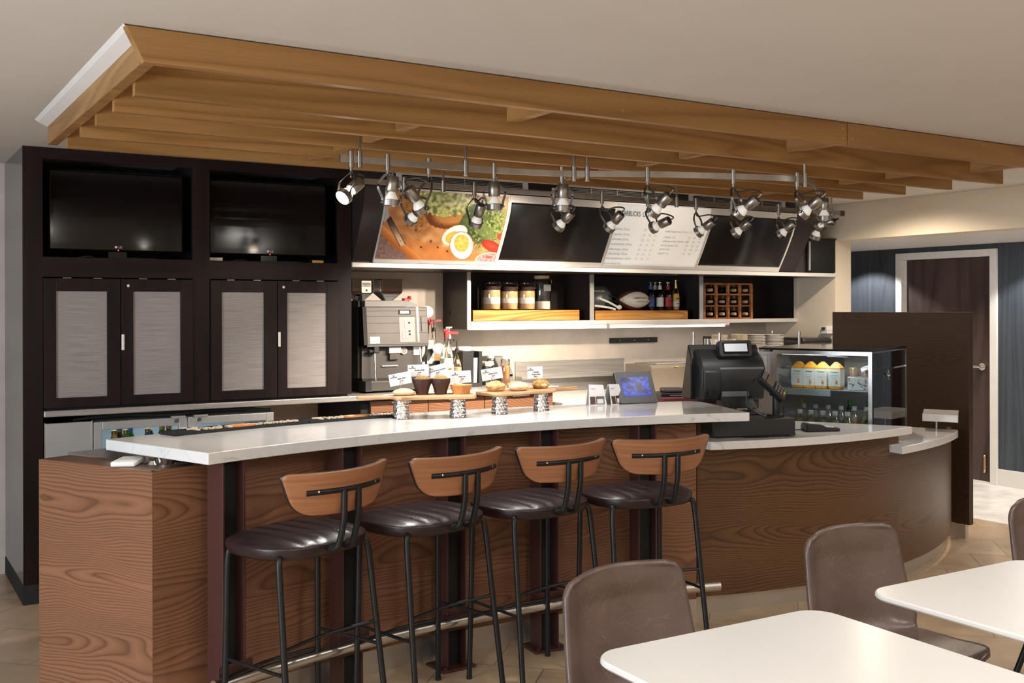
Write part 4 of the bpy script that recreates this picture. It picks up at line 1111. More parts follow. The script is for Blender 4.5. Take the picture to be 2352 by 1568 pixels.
# butcher blocks
def block(x0, x1, z, lb):
    solo('butcher_block', MB().box((x0, 6.585, 1.489), (x1, 6.86, z)), 'butcher', lb, 'butcher block', 'butcher blocks on the shelf', smooth=0, bevel=.004)
block(3.78, 4.73, 1.569, 'thick butcher block under the glass storage jars'); block(4.88, 5.835, 1.563, 'thick butcher block under the football and beer bottles')
# storage jars
def jar(x, y, z, r, h, fill, label, cork_=False):
    t = thing('storage_jar', label, 'jar', (x, y, z), group='layered jars on the shelf')
    q = [(0, .002), (r - .006, .002), (r, .010), (r, h * .80), (r * .9, h * .88), (r * .86, h * .91)]
    MB().lathe([(a, b + z) for a, b in q], (x, y, 0), 28).build('glass', 'jar_glass', t)
    zz = .006
    for m, hh in fill:
        MB().lathe([(0, z + zz * h / h), (r - .004, z + zz), (r - .004, z + zz + hh), (0, z + zz + hh + .002)], (x, y, 0), 28).build('filling', m, t)
        zz += hh
    if cork_:
        MB().lathe([(0, z + h * .9), (r * .82, z + h * .9), (r * .86, z + h), (0, z + h)], (x, y, 0), 24).build('stopper', 'cork', t)
        MB().box((x - .03, y - r - .004, z + h * .55), (x + .035, y - r - .001, z + h * .74)).build('tag', 'grey_plastic', t, smooth=0)
        MB().tube([(x + r * .8, y - r * .6, z + h * .9), (x + r * .98, y - r * .5, z + h * .8), (x + .03, y - r, z + h * .72)], .002, 6).build('string', 'alu', t)
    else:
        MB().lathe([(0, z + h * .915), (r * .88, z + h * .915), (r * .9, z + h * .95), (r * .84, z + h), (0, z + h)], (x, y, 0), 28).build('lid', 'jar_glass', t)
        MB().lathe([(r * .89, z + h * .895), (r * .93, z + h * .905), (r * .89, z + h * .917)], (x, y, 0), 28).build('seal', 'oxide', t)
        w_ = MB().tube(smoothpath([(x + r * .5, y - r * .78, z + h * .96), (x + r * .62, y - r * .88, z + h * .86), (x + r * .55, y - r * .95, z + h * .76), (x + r * .45, y - r * .95, z + h * .80), (x + r * .48, y - r * .9, z + h * .9)]), .0025, 6)
        w_.build('clasp', 'chrome', t)
    return t
H = .215
JF = [[('brown_sugar', .04), ('flour', .05), ('oats', .052), ('choc', .028)], [('brown_sugar', .046), ('flour', .035), ('oats', .052), ('choc', .034)], [('brown_sugar', .042), ('flour', .044), ('oats', .052), ('choc', .030)]]
for i, x in enumerate((4.005, 4.158, 4.312)):
    jar(x, 6.70, 1.569, .071, H, JF[i], ('clip-lid jar of layered oats and flour, leftmost on the butcher block', 'clip-lid jar of layered oats and flour, middle of the three alike', 'clip-lid jar of layered oats and flour, beside the corked jar')[i])
jar(4.462, 6.71, 1.569, .070, .262, [('rice', .06), ('black_bean', .045), ('black_bean', .05)], 'taller corked jar of rice and black beans with a grey tag', True)
# football helmet
hm = thing('football_helmet', 'grey american football helmet with white chin strap on the butcher block', 'helmet', (5.05, 6.72, 1.563))
def hf(p):
    k = 1.
    if p.z < -.45: k *= .96
    return k
q = MB().grid(lambda u, v: Vector((5.035 + .135 * math.cos(2 * PI * u) * math.sin(PI * (.0 + .70 * v)), 6.735 + .110 * math.sin(2 * PI * u) * math.sin(PI * (.70 * v)), 1.655 + .112 * math.cos(PI * .70 * v) - .012 * (math.cos(2 * PI * u) < -.2) * v)), 40, 20)
q.build('shell', 'helmet_grey', hm, smooth=180, solid=.008)
q = MB()
for zz, rr in ((1.585, .0), (1.625, .01), (1.66, -.01)):
    q.tube(smoothpath([(5.09, 6.62, zz + .02), (5.16, 6.615, zz + .005), (5.195 + rr, 6.66, zz - .004), (5.20 + rr, 6.73, zz - .004), (5.17, 6.81, zz + .01)], 8), .0055, 8)
q.tube([(5.175, 6.612, 1.69), (5.20, 6.63, 1.62), (5.19, 6.625, 1.575)], .0055, 8).tube([(5.19, 6.665, 1.68), (5.20, 6.675, 1.62), (5.19, 6.67, 1.575)], .0055, 8)
q.build('face_mask', 'black_metal', hm)
for a, b in (((4.99, 6.622, 1.66), (5.17, 6.606, 1.585)), ((4.955, 6.632, 1.60), (5.14, 6.604, 1.572))):
    MB().ribbon(smoothpath([a, ((a[0] + b[0]) / 2, 6.608, (a[2] + b[2]) / 2 + .004), b], 6), .016, .004, (.3, 0, 1)).build('chin_strap', 'white_plastic', hm, smooth=30)
MB().ball((5.178, 6.606, 1.588), .026, 14, 10, (1, .3, .7)).build('chin_cup', 'white_plastic', hm)
text('lettering', 'COURTYARD', .016, 'ceramic', hm, (5.0, 6.629, 1.715), (1, -.1, 0), (0, .35, .9))
MB().box((5.055, 6.606, 1.60), (5.085, 6.612, 1.622)).build('ear_vent', 'black_matte', hm, smooth=0)
for o_ in [hm] + list(hm.children): pass
hm.location.x -= .045
# football
fb = thing('football', 'brown and white football lying on its side on the butcher block', 'ball', (5.345, 6.67, 1.563))
MB().lathe([(.0005 + .081 * max(0, 1 - (k / 14 - 1) ** 2) ** .85, (k / 14 - 1) * .173) for k in range(29)], (5.345, 6.69, 1.648), 28, Matrix.Rotation(R(90), 4, 'Y')).build('body', 'ball_brown', fb, smooth=180)
def fpanel(u, v):
    s = (u * 2 - 1) * .160; rr = .081 * max(0, 1 - (s / .173) ** 2) ** .85 + .0012
    a = (v - .5) * 1.75 * (1 - (s / .165) ** 2) ** .35 + .02
    return Vector((5.345 + s, 6.69 - rr * math.cos(a), 1.648 + rr * math.sin(a)))
MB().grid(fpanel, 30, 14).build('white_panel', 'ball_white', fb, smooth=180)
text('lettering', 'COURTYARD', .022, 'gold', fb, (5.345, 6.603, 1.662), (1, 0, 0), (0, .2, 1), bold=.0003)
text('lettering', 'OFFICIAL HOTEL OF THE NFL', .009, 'grey_plastic', fb, (5.37, 6.605, 1.632), (1, 0, 0), (0, -.2, 1))
MB().prism([(5.447, 1.675), (5.463, 1.675), (5.463, 1.650), (5.455, 1.643), (5.447, 1.650)], 0, .002, Matrix(((1, 0, 0, 0), (0, 0, 1, 6.622), (0, 1, 0, 0), (0, 0, 0, 1)))).build('emblem', 'ink', fb, smooth=0)
# beer bottles
def beer(x, y, glass, lab, cap, label, neck, word=None, h=.232):
    t = thing('beer_bottle', label, 'bottle', (x, y, 1.563), group='beer bottles on the shelf'); z = 1.563; k = h / .232
    MB().lathe([(0, z), (.029, z), (.0305, z + .006), (.0305, z + .118 * k), (.026, z + .145 * k), (.015, z + .175 * k), (.0125, z + .222 * k), (.0135, z + .226 * k)], (x, y, 0), 20).build('glass', glass, t)
    MB().lathe([(.0145, z + .224 * k), (.0145, z + h), (0, z + h + .001)], (x, y, 0), 16).build('cap', cap, t)
    MB().lathe([(.0312, z + .03), (.0312, z + .105)], (x, y, 0), 20).build('label', lab, t)
    MB().lathe([(.0165, z + .168 * k), (.0142, z + .205 * k)], (x, y, 0), 16).build('neck_label', neck, t)
    if word: text('lettering', word, .019, 'ink' if lab != 'label_blue' else 'ceramic', t, (x - .004, y - .032, z + .078), (1, 0, 0), (0, 0, 1), squeeze=.7)
    return t
beer(5.533, 6.70, 'amber_glass', 'label_blue', 'label_blue', 'dark beer bottle with blue label, just right of the football', 'label_blue')
beer(5.622, 6.69, 'amber_glass', 'label_white', 'alu', 'dark beer bottle with pale oval label, second from the football', 'label_white')
beer(5.656, 6.79, 'amber_glass', 'label_blue', 'gold', 'dark beer bottle half hidden behind two others', 'label_white')
beer(5.700, 6.68, 'amber_glass', 'label_red', 'label_white', 'dark beer bottle with red and white label, third from the football', 'label_red', 'Beer')
b_ = beer(5.785, 6.68, 'clear_plastic', 'label_white', 'gold', 'clear beer bottle with yellow and white label at the right', 'gold', None, .25)
MB().lathe([(.0315, 1.563 + .075), (.0315, 1.563 + .125)], (5.785, 6.68, 0), 20).build('label', 'label_yellow', b_)
MB().lathe([(.0285, 1.568), (.0285, 1.70)], (5.785, 6.68, 0), 18).build('beer', 'label_yellow', b_)
text('lettering', 'Corona', .017, 'ink', b_, (5.779, 6.647, 1.563 + .098), squeeze=.8); text('lettering', 'Extra', .012, 'label_blue', b_, (5.781, 6.6475, 1.563 + .055))
# wine rack
wr = thing('wine_rack', 'small wooden wine rack of four columns on the shelf', 'wine rack', (6.28, 6.6, 1.488))
x0, x1, z0, z1 = 6.0, 6.565, 1.488, 1.792
for i in range(5):
    xx = lerp(x0 + .011, x1 - .011, i / 4)
    for yy in (6.575, 6.79): MB().box((xx - .011, yy, z0), (xx + .011, yy + .02, z1 - .012)).build('upright', 'rack_wood', wr, smooth=0)
    for zz in (1.488, 1.592, 1.690): MB().box((xx - .008, 6.595, zz), (xx + .008, 6.79, zz + .014)).build('side_rail', 'rack_wood', wr, smooth=0)
for zz in (1.488, 1.592, 1.690, 1.780):
    for yy in (6.579, 6.794): MB().box((x0 + (.0 if zz > 1.7 else .022), yy, zz), (x1 - (.0 if zz > 1.7 else .022), yy + .012, zz + .012)).build('cross_bar', 'rack_wood', wr, smooth=0)
RN = ('bottom', 'middle', 'top'); CN = ('first', 'second', 'third', 'fourth')
for r_ in range(3):
    for c_ in range(4):
        xx = lerp(x0 + .081, x1 - .081, c_ / 3); zz = (1.530, 1.634, 1.732)[r_]
        ck = not (r_ == 2 and c_ == 1)
        t = thing('wine_bottle', 'cork-sealed wine bottle lying in the rack, %s row, %s column from the left' % (RN[r_], CN[c_]) if ck else 'wine bottle without a visible cork in the top row of the rack', 'wine bottle', (xx, 6.6, zz - .027), group='wine bottles in the rack')
        MB().lathe([(0, .28), (.027, .28), (.028, .275), (.028, .12), (.013, .07), (.012, .0), (0, .0)], (xx, 6.585, zz), 16, Matrix.Rotation(R(-90), 4, 'X')).build('glass', 'wine_dark', t)
        if ck: MB().lathe([(0, .03), (.0135, .03), (.0135, -.020), (.012, -.022), (0, -.022)], (xx, 6.585, zz), 14, Matrix.Rotation(R(-90), 4, 'X')).build('cork', 'cork', t)
# ------------------------------------------------------------------ track lighting
ZT = 2.22
ft = [(1.745, 4.155), (2.0, 4.157), (2.3, 4.16), (2.55, 4.145), (2.80, 4.10), (3.014, 3.995), (3.2, 3.897), (3.4, 3.815), (3.61, 3.746), (3.79, 3.69), (3.94, 3.668), (4.08, 3.69), (4.20, 3.765), (4.312, 3.858), (4.663, 4.150), (5.10, 4.53), (5.42, 4.80)]
tk = thing('light_track', 'curved brushed metal lighting track under the timber canopy', 'lighting track', (1.745, 4.155, ZT))
MB().ribbon(smoothpath([(x, y, ZT) for x, y in ft], 8), .028, .008, (0, 0, 1)).build('rail', 'nickel', tk, smooth=30)
MB().box((1.735, 4.148, ZT - .017), (1.765, 4.162, ZT + .017)).build('end_cap', 'nickel', tk, smooth=0)
for i, (x, y) in enumerate(((1.826, 4.156), (2.351, 4.160), (2.886, 4.062), (2.943, 4.034), (4.030, 3.676))):
    st = MB().cyl((x, y, ZT - .035), (x, y, ZT + .035), .0125, 14); o = st.build('standoff', 'nickel', tk)
    MB().cyl((x, y, ZT + .035), (x, y, ZC), .006, 8).build('stem', 'nickel', o)
bt = thing('light_track', 'straight brushed metal lighting track nearest the menu boards', 'lighting track', (2.17, 4.84, ZT))
MB().box((2.15, 4.836, ZT - .014), (5.665, 4.844, ZT + .014)).build('rail', 'nickel', bt, smooth=0)
MB().box((5.655, 4.830, ZT - .018), (5.685, 4.850, ZT + .018)).build('end_cap', 'nickel_dark', bt, smooth=0)
for x in (2.6, 4.2, 5.564):
    o = MB().cyl((x, 4.84, ZT - .030), (x, 4.84, ZT + .030), .0125, 14).build('standoff', 'nickel', bt)
    MB().cyl((x, 4.84, ZT + .030), (x, 4.84, ZC), .006, 8).build('stem', 'nickel', o)
HEADS = [('F1', (1.786, 4.154), (1.762, 4.169, 2.062), (-0.75, -0.24, -0.61), 'lit spotlight at the left end of the curved track, glowing white'),
('F2', (1.959, 4.158), (1.972, 4.150, 2.045), (-0.06, 0.04, -1.00), 'spotlight pointing straight down at the left corner of the food poster'),
('F3', (2.171, 4.177), (2.140, 4.197, 2.027), (0.59, 0.10, -0.80), 'spotlight tilted to the right in front of the avocado toast'),
('F4', (2.498, 4.153), (2.500, 4.152, 2.053), (0.02, -0.02, -1.00), 'spotlight pointing straight down at the right edge of the food poster'),
('F5', (2.838, 4.095), (2.842, 4.093, 2.058), (-0.02, 0.01, -1.00), 'spotlight pointing straight down in front of the left black board'),
('F6', (3.199, 3.897), (3.225, 3.880, 2.043), (-0.23, 0.73, -0.64), 'tilted spotlight of the front track over the coffee menu heading'),
('F7', (3.610, 3.746), (3.635, 3.730, 2.044), (-0.29, 0.77, -0.56), 'tilted spotlight of the front track at the left of the right black board'),
('F8', (3.969, 3.671), (3.998, 3.652, 2.055), (-0.27, 0.76, -0.60), 'tilted spotlight where the front track starts to turn back'),
('FC', (4.663, 4.150), (4.691, 4.133, 2.095), (0.00, 0.00, -1.00), 'spotlight pointing straight down on the turned part of the curved track'),
('B1', (2.375, 4.840), (2.403, 4.822, 2.038), (-0.28, 0.76, -0.58), 'rear track spotlight at its left end, below the tilted one before the toast'),
('B2', (2.789, 4.840), (2.795, 4.837, 2.037), (0.02, 0.58, -0.81), 'rear track spotlight in front of the salad on the poster'),
('B3', (3.299, 4.840), (3.325, 4.823, 2.042), (-0.24, 0.74, -0.63), 'rear track spotlight in front of the middle of the left black board'),
('B4', (3.638, 4.840), (3.674, 4.818, 2.047), (-0.21, 0.72, -0.67), 'rear track spotlight at the left edge of the white menu'),
('B5', (3.976, 4.840), (4.007, 4.821, 2.060), (-0.30, 0.90, -0.32), 'rear track spotlight in front of the middle of the white menu'),
('B6', (4.355, 4.840), (4.371, 4.830, 2.049), (-0.32, 0.79, -0.52), 'rear track spotlight at the right edge of the white menu'),
('B7', (4.649, 4.840), (4.674, 4.824, 2.053), (-0.29, 0.77, -0.57), 'rear track spotlight at the left part of the right black board'),
('B8', (5.065, 4.840), (5.080, 4.831, 2.059), (-0.25, 0.75, -0.61), 'rear track spotlight near the right edge of the right black board'),
('B9', (5.473, 4.840), (5.451, 4.853, 2.133), (-0.34, 0.92, -0.20), 'rear track spotlight turned sideways at the right end'),
('B10', (5.52, 4.840), (5.457, 4.883, 2.059), (0.01, 0.46, -0.89), 'lowest spotlight at the right end, above the black wall cabinet')]
for i, (nm, mt, C, d, lb) in enumerate(HEADS):
    t = thing('track_spotlight', lb, 'spotlight', (mt[0], mt[1], ZT), group='spotlights on the two tracks')
    C = Vector(C); d = Vector(d).normalized(); Mt = Vector((mt[0], mt[1], ZT)); on = nm == 'F1'
    up = Vector((0, 0, 1)); sd = d.cross(up)
    if sd.length < .2: sd = Vector((.55, .84, 0)) if nm in ('F2', 'F4', 'F5', 'FC') else Vector((1, 0, 0))
    if nm in ('F2', 'F4', 'F5', 'FC'): sd = Vector((.848, -.53, 0))
    sd.normalize()
    MB().cyl(Mt + up * .033, Mt - up * .036, .0115, 16).build('mount', 'nickel', t)
    nk = Mt - up * .052
    MB().cyl(Mt - up * .036, nk, .006, 10).build('swivel', 'nickel', t)
    rot = d.to_track_quat('Z', 'Y').to_matrix().to_4x4()
    MB().lathe([(.034, -.010), (.036, -.008), (.036, .016), (.033, .016), (.033, -.008), (.034, -.010)], C, 28, rot).build('ring', 'nickel', t, smooth=30)
    lm = MB().lathe([(.0, .004), (.030, .004), (.031, -.002), (.026, -.020), (.017, -.038), (.012, -.046), (0, -.046)], C, 28, rot, fn=lambda a, z, i: 1 + (.035 if i in (2, 3, 4) else 0) * math.cos(14 * a))
    lm.build('lamp', 'lamp_on' if on else 'lamp_glass', t, smooth=60)
    if on: MB().lathe([(0, .0065), (.0305, .0065), (.0305, .0045)], C, 28, rot).build('lens', 'lamp_on', t)
    can0 = C - d * .045; can1 = C - d * .112
    MB().tube([can0, can0 - d * .003, can1 + d * .003, can1], [.0245, .027, .027, .0245], 24).build('lamp_holder', 'nickel', t, smooth=40)
    MB().cyl(can1 - d * .0005, can1 - d * .002, .019, 20).build('vent_cap', 'nickel_dark', t)
    for s in (-1, 1):
        e = C + sd * s * .039
        md = (nk + e) / 2 + sd * s * .030 + Vector((0, 0, .01))
        MB().ribbon(smoothpath([nk, nk + sd * s * .018 - up * .012, md, e + up * .02, e - up * .006], 6), .011, .0022, d + Vector((.01, .02, .03))).build('yoke_arm', 'nickel_dark', t, smooth=40)
        MB().cyl(C + sd * s * .035, C + sd * s * .046, .0042, 10).build('pivot_screw', 'nickel', t)
    dd = -d
    MB().tube(smoothpath([nk, nk - up * .03 + dd * .01 + sd * .008, (nk + can1) / 2 + dd * .03 + sd * .014 - up * .005, can1 + dd * .028 + up * .008, can1], 8), .0042, 8).build('cord', 'nickel_dark', t)
    if on: spot('track_beam', C + d * .02, C + d * 2, 22, WARM, 60, .6)
    elif nm[0] == 'B': spot('track_beam', C + d * .02, C + d * 2, {'B1': 14, 'B2': 40, 'B9': 30}.get(nm, 120), WARM, 70, .7, .03)
    elif nm in ('F2', 'F4', 'F5'): spot('track_beam', C + d * .02, C + d * 2, 62 if nm == 'F2' else 26, NEUT, 115 if nm == 'F2' else 80, .8, .03)
    else: spot('track_beam', C + d * .02, C + d * 2, 24, NEUT, 62, .6, .03)
# ------------------------------------------------------------------ espresso machine
ZB = 1.0335
em = thing('espresso_machine', 'stainless espresso machine with two dark bean hoppers', 'espresso machine', (3.0, 6.5, ZB))
x0, x1, yf = 2.785, 3.230, 6.30
MB().box((x0 - .015, yf + .04, ZB + .09), (x1, 6.78, 1.592)).build('body', 'machine_steel', em, smooth=0, bevel=.004)
side = [(yf - .03, 1.592), (yf - .055, 1.345), (yf + .06, 1.33), (yf + .06, 1.592)]
def sideprism(mb, poly, xa, xb):
    n = len(poly); vs = [Vector((xa, y, z)) for y, z in poly] + [Vector((xb, y, z)) for y, z in poly]
    mb.add(vs, [tuple(range(n)), tuple(range(2 * n - 1, n - 1, -1))] + [(i, n + i, n + (i + 1) % n, (i + 1) % n) for i in range(n)]); return mb
hd = sideprism(MB(), side, x0 + .012, x1 + .012).build('head', 'machine_steel', em, smooth=0, bevel=.003)
sideprism(MB(), side, x0 - .012, x0 + .012).build('side_cover', 'black_matte', em, smooth=0)
sideprism(MB(), [(y - .006 * (i < 2), z - (.008 if i in (1, 2) else 0)) for i, (y, z) in enumerate(side)], x0 + .012, x1 + .014).build('trim', 'black_plastic', em, smooth=0).location = (0, .008, -.004)
def fp(x, z, off=0.):
    k = (1.592 - z) / (1.592 - 1.345); return Vector((x, yf - .03 - .025 * k - off, z))
def fquad(mb, xa, xb, za, zb, o=.002):
    mb.add([fp(xa, za, o), fp(xb, za, o), fp(xb, zb, o), fp(xa, zb, o), fp(xa, za, -.004), fp(xb, za, -.004), fp(xb, zb, -.004), fp(xa, zb, -.004)],
           [(0, 1, 2, 3), (4, 7, 6, 5), (0, 4, 5, 1), (1, 5, 6, 2), (2, 6, 7, 3), (3, 7, 4, 0)]); return mb
for z in (1.565, 1.53, 1.485, 1.42): fquad(MB(), x0 + .012, x1 + .01, z, z + .002, .0012).build('groove', 'black_matte', em, smooth=0)
fquad(MB(), 3.03, 3.145, 1.36, 1.525).build('keypad', 'grey_plastic', em, smooth=0)
o = fquad(MB(), 3.03, 3.115, 1.543, 1.573, .004).build('display', 'black_gloss', em, smooth=0)
fquad(MB(), 3.04, 3.105, 1.549, 1.567, .0045).build('readout', 'steel_soft', o, smooth=0)
for xx, zz in [(3.075, 1.505), (3.075, 1.485), (3.075, 1.466), (3.06, 1.432), (3.08, 1.432), (3.06, 1.412), (3.08, 1.412), (3.06, 1.392), (3.08, 1.392), (3.118, 1.412)]:
    MB().cyl(fp(xx, zz, .002), fp(xx, zz, .006), .0065, 10).build('button', 'ceramic', em)
for xx, zz in [(3.103, 1.487), (3.103, 1.432), (3.103, 1.412)]: MB().cyl(fp(xx, zz, .002), fp(xx, zz, .006), .006, 10).build('button', 'black_matte', em)
fquad(MB(), 3.16, 3.175, 1.36, 1.592, .0015).build('groove', 'nickel_dark', em, smooth=0)
fquad(MB(), 3.19, 3.196, 1.43, 1.525, .002).build('slot', 'black_matte', em, smooth=0)
lg_ = fquad(MB(), 2.815, 2.885, 1.355, 1.398, .003).build('nameplate', 'label_white', em, smooth=0)
text('lettering', 'Verismo', .019, 'ink_grey', lg_, fp(2.85, 1.377, .0035), (1, 0, 0), (0, .1, 1), shear=.2)
MB().box((x0 + .0, yf + .01, 1.10), (x1 - .005, yf + .045, 1.335)).build('splash_panel', 'machine_steel', em, smooth=0)
MB().box((2.965, yf - .025, 1.285), (3.055, yf + .02, 1.335)).build('spout', 'steel_soft', em, smooth=0, bevel=.003)
MB().box((2.975, yf - .015, 1.245), (3.045, yf + .015, 1.285)).build('spout_guard', 'nickel_dark', em, smooth=0)
MB().box((2.925, yf - .004, 1.20), (3.04, yf + .01, 1.206)).build('rail', 'alu', em, smooth=0)
MB().cyl((3.085, yf + .012, 1.30), (3.085, yf - .004, 1.30), .023, 24).build('gauge', 'alu', em)
MB().cyl((3.085, yf - .004, 1.30), (3.085, yf - .006, 1.30), .018, 24).build('gauge_face', 'nickel', em)
MB().box((3.16, yf + .003, 1.27), (3.215, yf + .011, 1.33)).build('sticker', 'label_white', em, smooth=0)
for x, zt, zb in ((2.855, 1.345, 1.10), (3.185, 1.345, 1.225)): MB().tube([(x, yf - .02, zt), (x + .002, yf - .035, zt - .06), (x + .008, yf - .045, zb)], .0055, 10).build('steam_wand', 'chrome', em)
MB().box((2.845, yf - .05, 1.29), (2.885, yf - .005, 1.365)).cyl((2.815, yf - .03, 1.303), (2.86, yf - .03, 1.303), .012, 12).build('wand_grip', 'black_plastic', em, smooth=0, bevel=.006)
MB().box((x0 + .0, yf - .075, ZB + .012), (x1 - .01, yf + .04, ZB + .075)).build('drip_tray', 'machine_steel', em, smooth=0, bevel=.004)
MB().box((x0 - .012, yf - .077, ZB + .01), (x0 + .03, yf + .04, ZB + .078)).build('tray_end', 'black_plastic', em, smooth=0)
MB().box((x0 + .02, yf - .06, ZB + .075), (x1 - .03, yf + .01, ZB + .079)).build('drip_grate', 'nickel_dark', em, smooth=0)
MB().box((x0, yf, ZB), (x1 - .02, 6.7, ZB + .09)).build('base', 'black_matte', em, smooth=0)
sideprism(MB(), [(yf + .05, 1.592), (yf + .05, 1.635), (6.75, 1.64), (6.75, 1.592)], x0 + .04, x1 - .1).build('top_cover', 'grey_plastic', em, smooth=0, bevel=.004)
MB().add([Vector(p) for p in ((3.13, yf + .06, 1.592), (3.215, yf + .06, 1.592), (3.215, yf + .06, 1.61), (3.13, yf + .06, 1.635), (3.13, 6.7, 1.592), (3.215, 6.7, 1.592), (3.215, 6.7, 1.61), (3.13, 6.7, 1.635))], [(0, 1, 2, 3), (7, 6, 5, 4), (0, 4, 5, 1), (1, 5, 6, 2), (2, 6, 7, 3), (3, 7, 4, 0)]).build('top_cover', 'grey_plastic', em, smooth=0)
for xc in (2.812, 3.022):
    w = .078; yc = 6.42
    rings = [(w, 1.773), (w, 1.690), (.026, 1.632)]
    vs = []; 
    for r, z in rings: vs += [(xc - r, yc - r, z), (xc + r, yc - r, z), (xc + r, yc + r, z), (xc - r, yc + r, z)]
    q = MB().add(vs, [(i * 4 + k, i * 4 + (k + 1) % 4, i * 4 + 4 + (k + 1) % 4, i * 4 + 4 + k) for i in range(2) for k in range(4)])
    h_ = q.build('hopper', 'smoke_plastic', em, smooth=0, bevel=.006)
    MB().box((xc - w - .002, yc - w - .002, 1.772), (xc + w + .002, yc + w + .002, 1.779)).build('lid', 'smoke_plastic', h_, smooth=0)
    k = .9; vs = []
    for r, z in ((w * .95, 1.705), (w * .95, 1.692), (.024, 1.634)): vs += [(xc - r, yc - r, z), (xc + r, yc - r, z), (xc + r, yc + r, z), (xc - r, yc + r, z)]
    MB().add(vs, [(0, 1, 2, 3)] + [(i * 4 + (k + 1) % 4, i * 4 + k, i * 4 + 4 + k, i * 4 + 4 + (k + 1) % 4) for i in range(2) for k in range(4)]).build('coffee_beans', 'coffee_beans', h_, smooth=0)
    MB().cyl((xc, yc, 1.592), (xc, yc, 1.634), .024, 20).build('neck', 'smoke_plastic', h_)
lb = MB().prism(rpoly(.068, .078, .006), 0, .0015, Matrix(((1, 0, 0, 2.832), (0, 0, -1, 6.339), (0, 1, 0, 1.725), (0, 0, 0, 1)))).build('label', 'label_white', em, smooth=0)
MB().box((2.802, 6.3365, 1.725), (2.862, 6.3375, 1.752)).build('label_band', 'grey_plastic', lb, smooth=0)
text('lettering', 'Espresso Roast', .011, 'label_white', lb, (2.832, 6.336, 1.733)); MB().lathe([(.006, 0), (.0075, 0), (.0075, .001), (.006, .001)], (2.832, 6.337, 1.702), 16, Matrix.Rotation(R(90), 4, 'X')).build('emblem', 'ink', lb)
# ------------------------------------------------------------------ syrup corner
def pump(par, x, y, z, h=.085, m='black_plastic', r=.014, a=0.):
    p = MB().cyl((x, y, z), (x, y, z + .022), r, 14).cyl((x, y, z + .022), (x, y, z + .03), r * .7, 12).cyl((x, y, z + .03), (x, y, z + h - .008), .0045, 8)
    p.box((x - .026, y - .008, z + h - .01), (x + .02, y + .008, z + h)).box((x - .026, y - .006, z + h - .016), (x - .018, y + .006, z + h - .008))
    p.build('pump', m, par, smooth=30)
def syrup(x, y, z, label, h=.26, r=.042, glass='jar_glass', fluid='syrup_white', cap='black_plastic', lab=True, ph=.09):
    t = thing('syrup_bottle', label, 'bottle', (x, y, z), group='syrup bottles beside the espresso machine')
    pr = [(0, z), (r - .004, z), (r, z + .006), (r, z + h * .58), (r * .8, z + h * .70), (r * .36, z + h * .86), (r * .32, z + h)]
    MB().lathe(pr, (x, y, 0), 22).build('glass', glass, t)
    MB().lathe([(max(0, a - .003), b) for a, b in pr[:4]] + [(0, z + h * .58)], (x, y, 0), 22).build('syrup', fluid, t)
    if lab:
        MB().lathe([(r + .0008, z + .03), (r + .0008, z + h * .46)], (x, y, 0), 22).build('label', 'label_white', t)
        MB().box((x - .012, y - r - .002, z + h * .36), (x + .012, y - r, z + h * .40)).build('label_emblem', 'gold', t, smooth=0)
    pump(t, x, y, z + h, ph, cap)
    if cap == 'red_plastic': MB().box((x - .016, y - .012, z + h + .018), (x + .085, y + .012, z + h + .034)).cyl((x, y, z + h - .006), (x, y, z + h + .02), .019, 14).build('lever', cap, t, smooth=30)
    return t
syrup(3.515, 6.35, ZB, 'short clear syrup bottle with black pump in front of the black napkin box', .245, .036, fluid='brown_sugar')
syrup(3.425, 6.33, ZB, 'tall white syrup bottle with red lever pump, right of the espresso machine', .355, .048, 'jar_glass', 'syrup_white', 'red_plastic', True, .05)
syrup(3.452, 6.57, ZB, 'syrup bottle with black pump behind the tall white one', .385, .04, 'jar_glass', 'caramel', 'black_plastic', False, .085)
syrup(3.365, 6.62, ZB, 'syrup bottle with black pump in the back row under the wall panel', .43, .04, 'jar_glass', 'caramel', 'black_plastic', False, .09)
syrup(3.31, 6.70, ZB, 'rearmost syrup bottle, only its black pump showing above a lid', .47, .04, 'jar_glass', 'syrup_white', 'black_plastic', False, .09)
syrup(3.515, 6.46, ZB, 'syrup bottle with white pump behind the red lever', .335, .036, 'jar_glass', 'syrup_white', 'white_plastic', False, .085)
syrup(3.475, 6.67, ZB, 'slim white bottle with red lever pump behind the others', .435, .038, 'jar_glass', 'syrup_white', 'red_plastic', False, .05)
# slanted rack of black bottle cradles
rk = thing('bottle_rack', 'white slanted rack with black cradles between the machine and the syrups', 'rack', (3.36, 6.45, ZB))
def slant(mb, xa, xb, za, zb, off=0):
    f = lambda z: 6.36 + (z - ZB) * .45
    return mb.add([(xa, f(za) - off, za), (xb, f(za) - off, za), (xb + .07, f(zb) - off, zb), (xa + .07, f(zb) - off, zb), (xa, f(za) + .02, za), (xb, f(za) + .02, za), (xb + .07, f(zb) + .02, zb), (xa + .07, f(zb) + .02, zb)],
                  [(0, 1, 2, 3), (4, 7, 6, 5), (0, 4, 5, 1), (1, 5, 6, 2), (2, 6, 7, 3), (3, 7, 4, 0)])
slant(MB(), 3.255, 3.35, ZB + .001, 1.36).build('frame', 'white_plastic', rk, smooth=0)
for za, zb, xa in ((1.10, 1.20, 3.25), (1.12, 1.22, 3.31), (1.22, 1.30, 3.28)): slant(MB(), xa, xa + .055, za, zb, .03).build('cradle', 'black_plastic', rk, smooth=0, bevel=.008)
cl = thing('takeaway_cover', 'stack of white cup lids leaning in the rack, lower', 'lids', (3.36, 6.40, 1.27))
